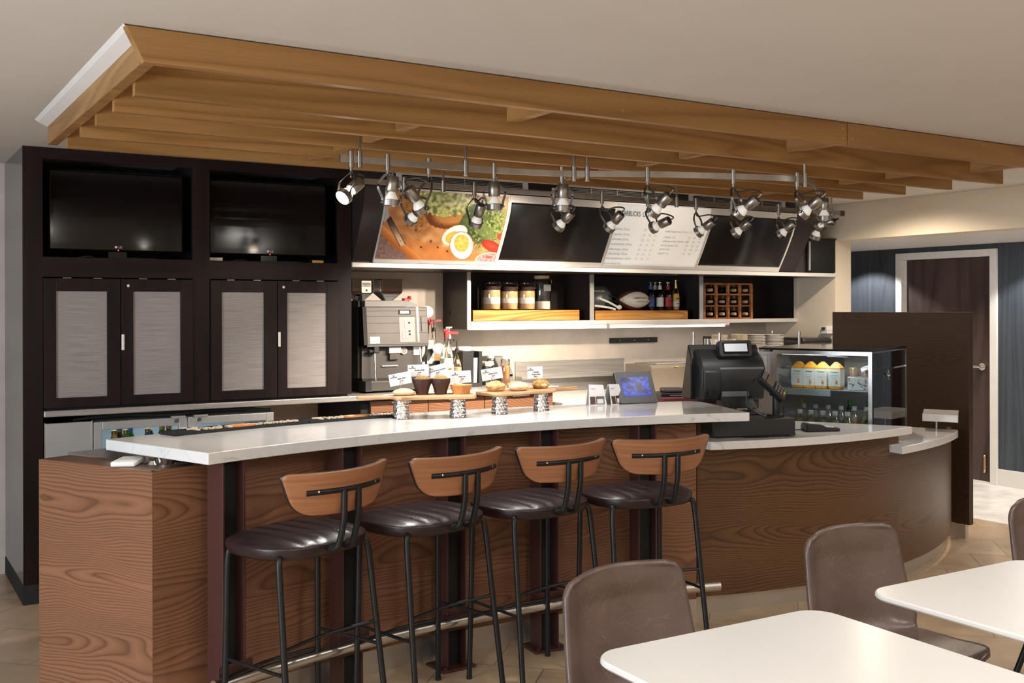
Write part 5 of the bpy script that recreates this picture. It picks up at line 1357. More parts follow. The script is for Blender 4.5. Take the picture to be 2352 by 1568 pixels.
MB().lathe([(.0, 0), (.030, 0), (.042, .004), (.042, .010), (.038, .016), (.02, .018), (0, .018)], (3.40, 6.40, 1.30), 24, Matrix.Rotation(R(62), 4, 'X') @ Matrix.Rotation(R(-25), 4, 'Y')).build('lid', 'white_plastic', cl)
cl = thing('takeaway_cover', 'white cup lid leaning at the top right corner of the espresso machine', 'lids', (3.32, 6.5, 1.53))
MB().lathe([(.0, 0), (.032, 0), (.045, .004), (.045, .010), (.038, .016), (.02, .018), (0, .018)], (3.34, 6.46, 1.555), 24, Matrix.Rotation(R(62), 4, 'X') @ Matrix.Rotation(R(-25), 4, 'Y')).build('lid', 'white_plastic', cl)
cs = thing('cup_sleeve_stack', 'stack of clear ribbed cups lying along the rack', 'cups', (3.29, 6.42, 1.3))
a, b = Vector((3.255, 6.36, 1.20)), Vector((3.33, 6.50, 1.46))
MB().tube([a.lerp(b, k / 24) for k in range(25)], [.030 + .010 * k / 24 + (.0025 if k % 2 else 0) for k in range(25)], 20).build('cups', 'clear_plastic', cs, smooth=60)
tg = thing('tap_handle', 'red tap handle behind the top of the espresso machine', 'handle', (3.22, 6.6, 1.62))
MB().cyl((3.22, 6.55, ZB), (3.22, 6.55, 1.63), .008, 10).build('stem', 'steel_plain', tg)
MB().box((3.20, 6.53, 1.63), (3.245, 6.57, 1.652)).ball((3.25, 6.55, 1.655), .015, 12, 8).build('grip', 'red_plastic', tg, smooth=0, bevel=.005)
# napkin / lid dispenser
nb = thing('napkin_dispenser', 'black countertop cup dispenser with a white cup showing in its slot', 'dispenser', (3.63, 6.4, ZB))
MB().box((3.555, 6.335, ZB), (3.612, 6.56, 1.283)).box((3.612, 6.335, ZB), (3.640, 6.56, 1.283)).box((3.685, 6.335, ZB), (3.710, 6.56, 1.281)).box((3.64, 6.335, 1.0335), (3.685, 6.56, 1.06)).box((3.64, 6.40, 1.06), (3.685, 6.56, 1.281)).build('case', 'black_plastic', nb, smooth=0)
MB().tube([(3.6625, 6.36, 1.062), (3.6625, 6.36, 1.235)], [.016, .022], 16).build('cups', 'white_plastic', nb)
cc = thing('takeaway_cover', 'flat stack of white cup lids on top of the black cup dispenser', 'lids', (3.61, 6.42, 1.284))
MB().lathe([(0, 1.284), (.05, 1.284), (.055, 1.290), (.052, 1.306), (.045, 1.314), (0, 1.314)], (3.615, 6.42, 0), 24).build('lid', 'white_plastic', cc)
# squeeze bottles and garnish
def squeeze(x, y, label, fluid, h=.20, r=.033, top='clear_plastic'):
    t = thing('squeeze_bottle', label, 'bottle', (x, y, ZB), group='squeeze bottles by the wall')
    MB().lathe([(0, ZB), (r - .003, ZB), (r, ZB + .005), (r, ZB + h * .86), (r * .8, ZB + h * .92)], (x, y, 0), 22).build('bottle', 'clear_plastic', t)
    MB().lathe([(0, ZB + .002), (r - .0025, ZB + .002), (r - .0025, ZB + h * .68), (0, ZB + h * .68)], (x, y, 0), 22).build('sauce', fluid, t)
    MB().lathe([(r * .82, ZB + h * .90), (r * .84, ZB + h), (r * .3, ZB + h + .012), (.005, ZB + h + .04), (0, ZB + h + .04)], (x, y, 0), 20).build('nozzle', 'white_plastic', t)
    return t
squeeze(3.94, 6.40, 'squeeze bottle of orange caramel sauce behind the pastries', 'caramel', .205)
squeeze(3.895, 6.53, 'squeeze bottle of dark sauce behind the caramel one', 'choc', .205)
gt = thing('condiment_tin', 'round steel tin heaped with pale packets beside the squeeze bottles', 'tin', (3.80, 6.42, ZB))
MB().lathe([(0, ZB), (.05, ZB), (.05, ZB + .135), (.047, ZB + .135), (.047, ZB + .02), (0, ZB + .02)], (3.80, 6.42, 0), 26).build('tin', 'chrome', gt)
random.seed(5); q = MB()
for i in range(26):
    a = random.random() * 6.28; rr = .038 * random.random() ** .5
    q.cbox((3.80 + rr * math.cos(a), 6.42 + rr * math.sin(a), ZB + .145 + .02 * random.random()), (.022, .012, .018), None)
tag(q.build('packets', 'ceramic_cream', gt, smooth=0), None, None, kind='stuff')
cn = MB().cyl((3.80, 6.6, ZB), (3.80, 6.6, 1.225), .045, 24); 
gd = thing('coffee_grinder', 'dark sloping appliance behind the squeeze bottles', 'appliance', (4.03, 6.62, ZB))
sideprism(MB(), [(6.50, ZB), (6.50, 1.10), (6.60, 1.225), (6.80, 1.225), (6.80, ZB)], 3.97, 4.075).build('body', 'grey_plastic', gd, smooth=0, bevel=.008)
MB().box((4.02, 6.494, 1.085), (4.06, 6.50, 1.10)).build('badge', 'black_gloss', gd, smooth=0)
kt = thing('steel_kettle', 'round steel lidded pot against the wall behind the condiment tin', 'pot', (3.83, 6.66, ZB))
MB().lathe([(0, ZB), (.075, ZB), (.078, ZB + .15), (.06, ZB + .19), (0, ZB + .20)], (3.83, 6.68, 0), 26).build('body', 'steel_plain', kt)
MB().ball((3.83, 6.68, 1.245), .022, 14, 10, (1, .5, 1.2)).build('knob', 'steel_soft', kt)
# ------------------------------------------------------------------ things on the white counter
bn = thing('ice_bin', 'beige slope-topped bin behind the tablet and the cash register', 'bin', (5.4, 6.45, .914))
sideprism(MB(), [(6.30, .914), (6.285, 1.12), (6.32, 1.138), (6.62, 1.138), (6.62, .914)], 5.20, 5.72).build('body', 'bin_beige', bn, smooth=0, bevel=.006)
MB().box((5.28, 6.33, 1.138), (5.70, 6.60, 1.146), Matrix.Translation((0, 0, 0))).build('lid', 'steel_soft', bn, smooth=0, bevel=.002)
MB().box((5.43, 6.278, 1.118), (5.47, 6.284, 1.125)).build('sticker', 'yellow_sticker', bn, smooth=0)
# wire rack with crockery
RK0, RK1, RY0, RY1, RZ = 5.73, 6.62, 6.1, 6.4, 1.25
wk = thing('wire_shelf', 'chrome wire shelf stand carrying the cups, bowls and plates', 'rack', (6.15, 6.25, .914))
for x, y in ((RK0, RY0), (RK0, RY1), (RK1, RY0), (RK1, RY1)):
    MB().cyl((x, y, .914), (x, y, 1.385), .0125, 14).build('post', 'chrome', wk)
    MB().cyl((x, y, RZ - .03), (x, y, RZ + .008), .017, 14).build('collar', 'chrome', wk)
for zz in (RZ, .97):
    for y in (RY0, RY1):
        q = MB().cyl((RK0, y, zz), (RK1, y, zz), .0035, 8).cyl((RK0, y, zz - .026), (RK1, y, zz - .026), .003, 8)
        n = 16; q.tube([(lerp(RK0, RK1, i / n), y, zz - (.026 if i % 2 else 0)) for i in range(n + 1)], .0025, 6); q.build('edge_truss', 'chrome', wk)
    for x in (RK0, RK1):
        q = MB().cyl((x, RY0, zz), (x, RY1, zz), .0035, 8).cyl((x, RY0, zz - .026), (x, RY1, zz - .026), .003, 8)
        n = 6; q.tube([(x, lerp(RY0, RY1, i / n), zz - (.026 if i % 2 else 0)) for i in range(n + 1)], .0025, 6); q.build('edge_truss', 'chrome', wk)
    for k in range(10):
        y = lerp(RY0, RY1, (k + 1) / 11); MB().cyl((RK0, y, zz + .002), (RK1, y, zz + .002), .002, 6).build('wire', 'chrome', wk)
RZ += .0045
def stack(x, y, z, n, step, prof, name, label_fn, m, cat, grp):
    for i in range(n):
        zz = z + i * step
        o = MB().lathe([(a, b + zz) for a, b in prof], (x, y, 0), 28).build(name, m, None, smooth=50)
        tag(o, label_fn(i, n), cat, grp)
ORD = ['bottom', 'second', 'third', 'fourth', 'fifth', 'sixth', 'seventh', 'eighth', 'ninth', 'tenth', 'eleventh', 'twelfth']
def nth(i, n): return 'topmost' if i == n - 1 else ('lowest' if i == 0 else ORD[i] + ' from the bottom')
PLT = [(0, .003), (.05, .003), (.06, .008), (.088, .018), (.0885, .021), (.06, .012), (0, .008)]
BWL = [(0, .001), (.035, .001), (.06, .035), (.068, .05), (.064, .05), (.033, .008), (0, .006)]
stack(6.25, 6.24, RZ, 8, .0125, PLT, 'plate', lambda i, n: 'white plate in the middle stack on the wire shelf, ' + nth(i, n), 'ceramic', 'plate', 'plates in the middle stack')
stack(6.46, 6.24, RZ, 8, .0120, PLT, 'plate', lambda i, n: 'white plate in the right stack on the wire shelf, ' + nth(i, n), 'ceramic', 'plate', 'plates in the right stack')
stack(6.04, 6.20, RZ, 6, .013, BWL, 'bowl', lambda i, n: 'cream bowl in the stack next to the middle plates, ' + nth(i, n), 'ceramic_cream', 'bowl', 'cream bowls in the front stack')
stack(5.96, 6.34, RZ, 6, .0115, BWL, 'bowl', lambda i, n: 'cream bowl in the rear stack behind the cups, ' + nth(i, n), 'ceramic_cream', 'bowl', 'cream bowls in the rear stack')
stack(5.97, 6.26, .9745, 11, .0165, PLT, 'plate', lambda i, n: 'cream plate low behind the register, ' + nth(i, n) + ' of its stack', 'ceramic_cream', 'plate', 'plates on the lower wire shelf')
for x, y, lb in ((5.80, 6.24, 'white cup at the left end of the wire shelf'), (5.868, 6.20, 'white cup in the middle of the three on the wire shelf'), (5.93, 6.17, 'white cup nearest the bowls on the wire shelf')):
    c = thing('coffee_cup', lb, 'cup', (x, y, RZ), group='cups on the wire shelf')
    MB().lathe([(0, RZ), (.024, RZ), (.026, RZ + .004), (.022, RZ + .03), (.032, RZ + .078), (.029, RZ + .078), (.019, RZ + .03), (.0, RZ + .01)], (x, y, 0), 24).build('bowl', 'ceramic', c)
    MB().tube(smoothpath([(x + .024, y - .012, RZ + .06), (x + .045, y - .022, RZ + .055), (x + .04, y - .02, RZ + .025), (x + .022, y - .011, RZ + .022)], 6), .004, 8).build('handle', 'ceramic', c)
c = thing('glass_mug', 'dark topped glass behind the left white cup on the wire shelf', 'glass', (5.81, 6.33, RZ))
MB().lathe([(0, RZ), (.03, RZ), (.033, RZ + .09), (.030, RZ + .09), (.027, RZ + .01)], (5.81, 6.33, 0), 22).build('body', 'jar_glass', c); MB().lathe([(0, RZ + .08), (.034, RZ + .08), (.034, RZ + .10), (0, RZ + .10)], (5.81, 6.33, 0), 22).build('lid', 'black_plastic', c)
ts = thing('panini_press', 'dark countertop press standing behind the display case', 'appliance', (6.9, 6.3, .914))
MB().box((6.74, 6.16, .914), (7.04, 6.5, 1.20)).build('base', 'steel_soft', ts, smooth=0, bevel=.01)
MB().box((6.76, 6.15, 1.20), (7.04, 6.5, 1.262)).build('grill', 'nickel_dark', ts, smooth=0)
MB().box((6.69, 6.12, 1.27), (7.05, 6.5, 1.325)).build('lid', 'nickel_dark', ts, smooth=0, bevel=.022, bseg=4)
MB().box((6.93, 6.14, 1.232), (7.0, 6.15, 1.258)).build('label', 'alu', ts, smooth=0)
sd_ = thing('soap_dispenser', 'small white dispenser on the side wall above the dark screen edge', 'dispenser', (7.04, 6.17, 1.36))
MB().box((7.0, 6.14, 1.36), (7.078, 6.22, 1.385)).box((7.0, 6.14, 1.386), (7.078, 6.22, 1.425)).build('body', 'white_plastic', sd_, smooth=0, bevel=.003)
MB().add([(7.0, 6.16, 1.39), (7.0, 6.20, 1.39), (7.0, 6.20, 1.415), (7.0, 6.16, 1.415), (6.975, 6.18, 1.403)], [(0, 3, 2, 1), (0, 1, 4), (1, 2, 4), (2, 3, 4), (3, 0, 4)]).build('nozzle', 'black_plastic', sd_, smooth=0)
# ------------------------------------------------------------------ on the bar top
ZK = 1.0655
def mat_(d0, d1, lb, words):
    t = thing('bar_mat', lb, 'bar mat', PA(4.46, (d0 + d1) / 2, ZK), group='rubber bar mats')
    MB().prism(arcpoly(4.405, 4.525, d0, d1, 16), ZK, ZK + .010).build('mat', 'rubber', t, smooth=30)
    q = arcpoly(4.405, 4.409, d0, d1, 16); MB().prism(q, ZK + .010, ZK + .013).build('rim', 'rubber', t, smooth=30)
    MB().prism(arcpoly(4.521, 4.525, d0, d1, 16), ZK + .010, ZK + .013).build('rim', 'rubber', t, smooth=30)
    for s, dg, size, m in words:
        d = d0 + (d1 - d0) * dg; p = PA(4.465, d, ZK + .0125); xd = Vector((math.cos(R(d)), -math.sin(R(d)), 0)); up = Vector((math.sin(R(d)), math.cos(R(d)), 0))
        text('lettering', s, size, m, t, p, xd, up, ext=.0035, bold=.0008)
    d = d0 + (d1 - d0) * .53; c = PA(4.465, d, 0)
    MB().prism([tuple(Vector((c.x, c.y)) + Vector((math.cos(R(d)) * a * .072 + math.sin(R(d)) * b * .038, -math.sin(R(d)) * a * .072 + math.cos(R(d)) * b * .038))) for a, b in [(math.cos(k * PI / 16), math.sin(k * PI / 16)) for k in range(32)]], ZK + .0102, ZK + .015).build('emblem', 'logo_orange', t, smooth=0)
WD = [("Tito's", .31, .085, 'logo_cream'), ('Handmade', .755, .062, 'logo_cream')]
mat_(-17.3, -9.0, 'black rubber bar mat at the left end of the bar', WD)
mat_(-8.9, -2.4, 'black rubber bar mat reaching the first hammered tumbler', WD)

# hammered tumblers, upside down
def tum(x, y, lb):
    z = ZK; n = 40; rows = 22
    q = MB()
    def f(u, v):
        a = 2 * PI * u; r = lerp(.042, .0335, v)
        hx = u * 15; hy = v * 5.5; odd = int(math.floor(hy)) % 2
        cx_ = (hx + .5 * odd) % 1 - .5; cy_ = hy % 1 - .5; dd = min(1, (cx_ * cx_ + cy_ * cy_) * 4.)
        r -= .0013 * (1 - dd); return Vector((x + r * math.cos(a), y + r * math.sin(a), z + .088 * v))
    q.grid(f, 112, 56)
    q.lathe([(.0335, z + .088), (.030, z + .0905), (0, z + .0905)], (x, y, 0), 40)
    t = solo('metal_tumbler', q, 'hammered', lb, 'tumbler', 'hammered tumblers under the serving boards', smooth=180)
    return t
tum(2.165, 4.452, 'upturned hammered metal tumbler at the left, beside the bar mat')
tum(2.428, 4.375, 'upturned hammered metal tumbler under the right end of the left board')
tum(2.675, 4.40, 'upturned hammered metal tumbler under the left end of the right board')
tum(2.925, 4.405, 'upturned hammered metal tumbler at the right, under the right board')
ZBd = ZK + .0915
def paddle(A0, A1, w0, handle, lb):
    """blade from A0 to A1, handle reaching 'handle'"""
    A0, A1, H = Vector(A0), Vector(A1), Vector(handle); d = (A1 - A0).normalized(); nrm = Vector((-d.y, d.x)); L = (A1 - A0).length
    hs = (H - A0).dot(d) < 0
    pts = []
    def P(s, t): p = A0 + d * s + nrm * t; return (p.x, p.y)
    hl = -(H - A0).dot(d) if hs else (H - A0).dot(d) - L
    hv = (H - (A0 if hs else A1)).dot(nrm)
    if hs: out = [(0 + .03, -w0), (L - .03, -w0), (L - .008, -w0 + .01), (L, -w0 + .03), (L, w0 - .03), (L - .008, w0 - .01), (L - .03, w0), (.05, w0), (.02, w0 - .012), (-.01, .035), (-hl + .02, hv + .020), (-hl + .004, hv + .012), (-hl, hv), (-hl + .004, hv - .012), (-hl + .02, hv - .020), (-.01, -.02), (.005, -w0 + .012)]
    else: out = [(.03, -w0), (L - .05, -w0), (L - .02, -w0 + .014), (L + .01, -.03), (L + hl - .02, hv - .020), (L + hl - .004, hv - .012), (L + hl, hv), (L + hl - .004, hv + .012), (L + hl - .02, hv + .020), (L + .01, .025), (L - .02, w0 - .014), (L - .05, w0), (.03, w0), (.008, w0 - .01), (0, w0 - .03), (0, -w0 + .03), (.008, -w0 + .01)]
    return solo('serving_board', MB().prism([P(*o) for o in out], ZBd, ZBd + .017), 'board_wood', lb, 'serving board', smooth=50, bevel=.005)
paddle((2.125, 4.455), (2.49, 4.325), .082, (1.972, 4.535), 'wooden paddle board with its handle to the left, holding muffins')
paddle((2.575, 4.375), (3.00, 4.445), .088, (3.188, 4.468), 'wooden paddle board with its handle to the right, holding scones and bagels')
ZP = ZBd + .0175
# pastries
def muffin(x, y, lb, seed):
    t = thing('muffin', lb, 'muffin', (x, y, ZP), group='muffins in dark tulip paper')
    random.seed(seed); ph = random.random() * 6
    def pf(a, z, i):
        k = [1, 1, 1.02, 1.06, 1.10 + .10 * math.sin(4 * a + ph) ** 2, 1.12 + .16 * abs(math.sin(2 * a + ph))][i]
        return k + .03 * math.sin(9 * a + ph)
    MB().lathe([(.0, ZP), (.028, ZP), (.031, ZP + .02), (.036, ZP + .04), (.039, ZP + .056), (.040, ZP + .074)], (x, y, 0), 48, fn=pf).build('paper_case', 'muffin_paper', t, smooth=60)
    MB().ball((x, y, ZP + .064), .040, 32, 18, (1, 1, .66), fn=lambda p: 1 + .05 * NZ.noise(p * 3 + Vector((seed, 0, 0)))).build('top', 'muffin_top', t, smooth=180)
muffin(2.262, 4.425, 'muffin with crumb top in dark paper, left of the two', 3); muffin(2.345, 4.395, 'muffin in dark tulip paper, right of the two', 8)
t = thing('coffee_cake', 'round coffee cake in pleated orange paper on the left board', 'cake', (2.440, 4.36, ZP))
MB().lathe([(0, ZP), (.040, ZP), (.0445, ZP + .02), (.0525, ZP + .043), (.051, ZP + .043), (.0, ZP + .030)], (2.438, 4.362, 0), 120, fn=lambda a, z, i: 1 + (.02 if i in (1, 2, 3, 4) else 0) * math.cos(40 * a)).build('paper_case', 'cake_paper', t, smooth=50)
MB().ball((2.438, 4.362, ZP + .034), .049, 36, 14, (1, 1, .26), fn=lambda p: 1 + .09 * NZ.noise(p * 7)).build('crumb_top', 'crumb', t, smooth=180)
def roll(x, y, rx, ry, rz, ang, lb, m, name, cat, seed=0, dimp=.06, m2=None, sq=.8):
    t = thing(name, lb, cat, (x, y, ZP))
    mb = MB().ball((0, 0, 0), 1, 40, 20, (1, 1, 1), fn=lambda p: (1 + dimp * NZ.noise(p * 2.2 + Vector((seed, 1, 2)))) * (1 + .12 * abs(math.sin(2 * math.atan2(p.y, p.x)))))
    ca, sa = math.cos(R(ang)), math.sin(R(ang))
    vv = []
    for p in mb.v:
        z = p.z * rz; z = max(z, -rz * sq)
        vv.append(Vector((x + p.x * rx * ca - p.y * ry * sa, y + p.x * rx * sa + p.y * ry * ca, ZP + z + rz * sq + .0005)))
    mb.v = vv; mb.build('crust' if m2 else 'bread', m, t, smooth=180)
    if m2:
        m_ = MB().ball((0, 0, 0), 1, 30, 14, fn=lambda p: 1 + .04 * NZ.noise(p * 2.2 + Vector((seed, 1, 2)))); vv = []
        for p in m_.v: vv.append(Vector((x + (p.x * rx * .93) * ca - (p.y * ry * .96 - ry * .16) * sa, y + (p.x * rx * .93) * sa + (p.y * ry * .96 - ry * .16) * ca, ZP + p.z * rz * .62 + rz * .75)))
        m_.v = vv; m_.build('crumb_side', m2, t, smooth=180)
    return t
roll(2.165, 4.425, .050, .036, .017, -18, 'flat pale english muffin at the left end of the left board', 'bread_light', 'english_muffin', 'bread', 1)
roll(2.655, 4.405, .047, .036, .026, 5, 'brown fruit scone at the left end of the right board', 'bread', 'scone', 'scone', 4, .16)
roll(2.770, 4.375, .052, .032, .022, 4, 'smooth pale bagel in the middle of the right board', 'bread_light', 'bagel', 'bagel', 6, .04)
roll(2.815, 4.47, .048, .034, .021, 4, 'darker bagel behind the pale one on the right board', 'bread', 'bagel', 'bagel', 7, .06)
roll(2.938, 4.43, .043, .033, .024, 4, 'seeded filled roll at the right end of the right board', 'crumb', 'seeded_roll', 'bread roll', 9, .10, 'bread_light')
# cards on wire clips
def card(ctr, w, h, tilt, lines, lb, foot):
    t = thing('price_card', lb, 'sign', foot, group='price cards among the pastries')
    c = Vector(ctr); xd = Vector((.848, -.53, 0)); yaw = Vector((.94, -.34, 0)).normalized()
    ca, sa = math.cos(R(tilt)), math.sin(R(tilt)); X = yaw * ca + Vector((0, 0, sa)); U = Vector((0, 0, ca)) - yaw * sa; Nn = X.cross(U)
    mx = Matrix(((X.x, U.x, Nn.x, c.x), (X.y, U.y, Nn.y, c.y), (X.z, U.z, Nn.z, c.z), (0, 0, 0, 1)))
    MB().prism(rpoly(w, h, .002, 3), -.0008, .0008, mx).build('card', 'paper', t, smooth=0)
    def P(a, b, n=.0012): return c + X * a + U * b + Nn * n
    MB().tube(smoothpath([P(-w * .34, h * .34), P(-w * .29, h * .40), P(-w * .24, h * .33), P(-w * .29, h * .29), P(-w * .24, h * .27)], 4), .0009, 5).build('emblem', 'ink', t)
    text('lettering', 'COURTYARD', .0062, 'ink', t, P(-w * .29, h * .20), X, U, squeeze=.85, bold=.0001)
    for i, s in enumerate(lines): text('lettering', s, .0086, 'ink', t, P(.006, h * .03 - i * .0115), X, U, squeeze=.8, bold=.0001)
    f = Vector(foot); b = P(0, -h * .42, .004)
    MB().tube(smoothpath([f + X * -.012, f.lerp(b, .6) + X * -.009, b + X * -.007 + U * .005, b + U * .013, b + X * .007 + U * .005, f.lerp(b, .6) + X * .009, f + X * .012], 6), .0009, 6).build('wire_clip', 'chrome', t)
card((2.150, 4.43, 1.252), .104, .056, 10, ('English Muffin', '$1.95'), 'price card above the flat english muffin at the left', (2.160, 4.42, ZP + .0325))
card((2.247, 4.435, 1.288), .100, .056, 1, ('Blueberry Muffin', '$2.95'), 'price card behind the left dark muffin', (2.258, 4.43, ZP + .06))
card((2.335, 4.42, 1.284), .094, .054, 13, ('Apple Cinnamon Oat Muffin', '$2.95'), 'tilted price card behind the right dark muffin', (2.342, 4.40, ZP + .06))
card((2.455, 4.395, 1.252), .098, .058, 3, ('Coffee Cake', '$2.95'), 'price card behind the pleated coffee cake', (2.446, 4.375, ZP + .040))
card((2.650, 4.43, 1.258), .105, .057, 9, ('Blueberry Scone', '$2.95'), 'price card above the brown fruit scone', (2.656, 4.42, ZP + .040))
card((2.910, 4.44, 1.256), .080, .060, 1, ('Everything', 'Breakfast Bagel', '$3.95'), 'price card above the seeded roll at the right', (2.918, 4.44, ZP + .040))
# ------------------------------------------------------------------ tablet
tb = thing('digital_frame', 'black tilted tablet display showing a blue drink picture', 'tablet')
W_, H_ = .225, .185
MB().prism(rpoly(W_, H_, .006), -.008, .008, Matrix(((1, 0, 0, 0), (0, 0, -1, 0), (0, 1, 0, H_ / 2), (0, 0, 0, 1)))).build('frame', 'black_plastic', tb, smooth=0)
def tabcol(u, v):
    n = NZ.noise(Vector((u * 7, v * 6, 0))) + .5 * NZ.noise(Vector((u * 16, v * 14, 3)))
    c = mixc((22, 44, 190), (60, 104, 230), .5 + n)
    if ((u - .18) / .17) ** 2 + ((v - .86) / .13) ** 2 < 1: c = mixc((20, 22, 96), (10, 14, 60), .5 + n)
    if .2 < u < .55 and abs(v - .80 + (u - .3) * .05) < .05: c = (18, 24, 110)
    cx = .60 + (1 - v) * .03
    if .18 < v < .68 and abs(u - cx) < .07 + v * .08: c = mixc((46, 24, 96), (24, 16, 64), .5 + n)
    if .66 < v < .78 and ((u - .6) / .15) ** 2 + ((v - .69) / .085) ** 2 < 1: c = mixc((86, 70, 190), (40, 34, 120), .5 + n)
    if ((u - .30) / .14) ** 2 + ((v - .48) / .10) ** 2 < 1 + n: c = (18, 22, 100)
    if ((u - .82) / .1) ** 2 + ((v - .26) / .13) ** 2 < 1: c = (44, 30, 120)
    if .74 < u < .86 and .80 < v < .90: c = (14, 20, 90)
    if v < .12: c = mixc((16, 36, 170), (40, 84, 220), (NZ.noise(Vector((u * 60, v * 20, 1))) > .1) * .8)
    return srgb(*[max(0, min(255, q)) for q in c])
NU2, NV2 = 72, 58
sc_ = MB().grid(lambda u, v: Vector((lerp(-.083, .083, u), -.0088, lerp(.038, .152, v))), NU2, NV2).build('screen', 'tablet_print', tb, smooth=180)
ca = sc_.data.color_attributes.new('print', 'FLOAT_COLOR', 'POINT')
for j in range(NV2 + 1):
    for i in range(NU2 + 1): ca.data[j * (NU2 + 1) + i].color = tabcol(i / NU2, j / NV2)
MB().box((-.035, .008, .05), (.035, .03, .10)).build('battery_box', 'black_plastic', tb, smooth=0, bevel=.004)
MB().tube([(-.09, .012, .06), (-.105, .095, .043)], .004, 8).build('prop', 'black_plastic', tb)
tb.rotation_mode = 'XYZ'; tb.location = (3.575, 4.43, ZK); tb.rotation_euler = (R(-28), 0, R(-12))
# brochures
def brochure(x, y, rz, lb):
    t = thing('menu_holder', lb, 'menu card', group='folded menu cards behind the bar edge')
    def pl(y0, y1, sgn): return MB().add([(-.05, y0, 0), (.05, y0, 0), (.036, y1, .105), (-.042, y1, .108), (-.05, y0 + .002, 0), (.05, y0 + .002, 0), (.036, y1 + .002, .105), (-.042, y1 + .002, .108)], [(0, 1, 2, 3), (4, 7, 6, 5), (0, 4, 5, 1), (1, 5, 6, 2), (2, 6, 7, 3), (3, 7, 4, 0)])
    pl(-.03, -.004, 1).build('front_leaf', 'paper', t, smooth=0); pl(.03, .004, 1).build('back_leaf', 'paper', t, smooth=0)
    def on(z): return -.03 + .026 * z / .106 - .0012
    for xa, xb, za, zb, m in ((-.04, -.012, .004, .045, 'oxide'), (-.008, .038, .004, .046, 'nickel_dark'), (-.002, .032, .008, .032, 'ink_grey')):
        MB().add([(xa, on(za) - (.0005 if m == 'ink_grey' else 0), za), (xb, on(za) - (.0005 if m == 'ink_grey' else 0), za), (xb, on(zb) - (.0005 if m == 'ink_grey' else 0), zb), (xa, on(zb) - (.0005 if m == 'ink_grey' else 0), zb)], [(0, 1, 2, 3)]).build('print', m, t, smooth=0)
    text('lettering', 'MENU', .009, 'ink_grey', t, (-.02, on(.085) - .0005, .085), (1, 0, 0), (0, .25, 1))
    t.location = (x, y, ZK); t.rotation_euler = (0, 0, R(rz)); return t
brochure(3.345, 4.505, -22, 'white folded menu card at the back edge of the bar, left of the other'); brochure(3.447, 4.485, 8, 'white folded menu card half hidden behind the tablet')
# behind the tablet, on the steel work surface
ZW = .9145
t = thing('paper_box', 'pink red box standing behind the bar, right of the tablet', 'box', (4.14, 4.77, ZW)); 
LX = Matrix.Translation((4.14, 4.77, 0)) @ Matrix.Rotation(R(-22), 4, 'Z')
MB().box((-.10, -.05, ZW), (.11, .05, ZW + .132), LX).build('box', 'box_pink', t, smooth=0, bevel=.002)
t = thing('receipt_printer', 'dark receipt printer partly hidden behind the tablet', 'printer', (4.1, 4.9, ZW))
LX = Matrix.Translation((4.23, 4.90, 0)) @ Matrix.Rotation(R(-22), 4, 'Z')
MB().box((-.10, -.06, ZW), (.08, .07, ZW + .155), LX).build('body', 'pos_black', t, smooth=0, bevel=.01)
MB().box((-.08, -.05, ZW + .155), (.06, .06, ZW + .180), LX).build('cover', 'grey_plastic', t, smooth=0, bevel=.012)
MB().box((-.05, -.0625, ZW + .135), (.03, -.0595, ZW + .141), LX).build('slot', 'alu', t, smooth=0)
# things by the wing, under the left end of the bar top
ZW = .993
t = thing('bar_caddy', 'small white plastic tray box on the wing of the bar', 'box', (.92, 4.16, ZW))
LX = Matrix.Translation((.868, 4.14, 0)) @ Matrix.Rotation(R(-28), 4, 'Z')
MB().box((-.045, -.075, ZW), (.045, .075, ZW + .020), LX).build('tray', 'white_plastic', t, smooth=0, bevel=.006)
MB().box((-.03, -.05, ZW + .020), (.035, .02, ZW + .023), LX).build('insert', 'ink_grey', t, smooth=0)
t = thing('chrome_jigger', 'shiny metal jigger standing beside the white tray box', 'jigger', (.99, 4.12, ZW))
MB().lathe([(0, ZW), (.018, ZW), (.010, ZW + .014), (.016, ZW + .027), (.014, ZW + .027), (.008, ZW + .020)], (.945, 4.085, 0), 20).build('cup', 'chrome', t)
t = thing('chrome_shaker', 'shiny metal shaker cup at the back of the bar wing', 'shaker', (1.05, 4.2, ZW))
MB().lathe([(0, ZW), (.026, ZW), (.034, ZW + .026), (.031, ZW + .026), (.0, ZW + .01)], (.992, 4.065, 0), 24).build('cup', 'chrome', t)
t = thing('black_tray', 'flat dark tray lying under the corner of the bar top', 'tray', (1.08, 4.05, ZW))
LX = Matrix.Translation((1.10, 4.10, .0)) @ Matrix.Rotation(R(24), 4, 'Z')
MB().box((-.07, -.02, ZW), (.08, .05, ZW + .006), LX).build('tray', 'oxide', t, smooth=0, bevel=.002)
# ------------------------------------------------------------------ cash drawer and register (local x along the drawer front, y away from the customer)
DRW = R(-18.9); D0 = Vector((3.702, 3.983, .9145))
def toD(o): o.location = D0; o.rotation_euler = (0, 0, DRW); return o
cd = thing('cash_till', 'black metal cash drawer on the service counter', 'cash drawer')
MB().box((0, 0, .006), (.455, .44, .092)).build('case', 'pos_black', cd, smooth=0, bevel=.003)
MB().box((-.001, .02, .012), (0, .40, .086)).build('side_plate', 'black_matte', cd, smooth=0)
for x in (.03, .425):
    for y in (.04, .40): MB().cyl((x, y, 0), (x, y, .006), .012, 10).build('foot', 'rubber', cd)
toD(cd)
ps = thing('cash_register', 'black touchscreen cash register seen from behind with a customer display', 'cash register')
def xprism(mb, poly, xa, xb):
    n = len(poly); vs = [Vector((xa, y, z)) for y, z in poly] + [Vector((xb, y, z)) for y, z in poly]
    return mb.add(vs, [tuple(range(n)), tuple(range(2 * n - 1, n - 1, -1))] + [(i, n + i, n + (i + 1) % n, (i + 1) % n) for i in range(n)])
Z0 = .0925
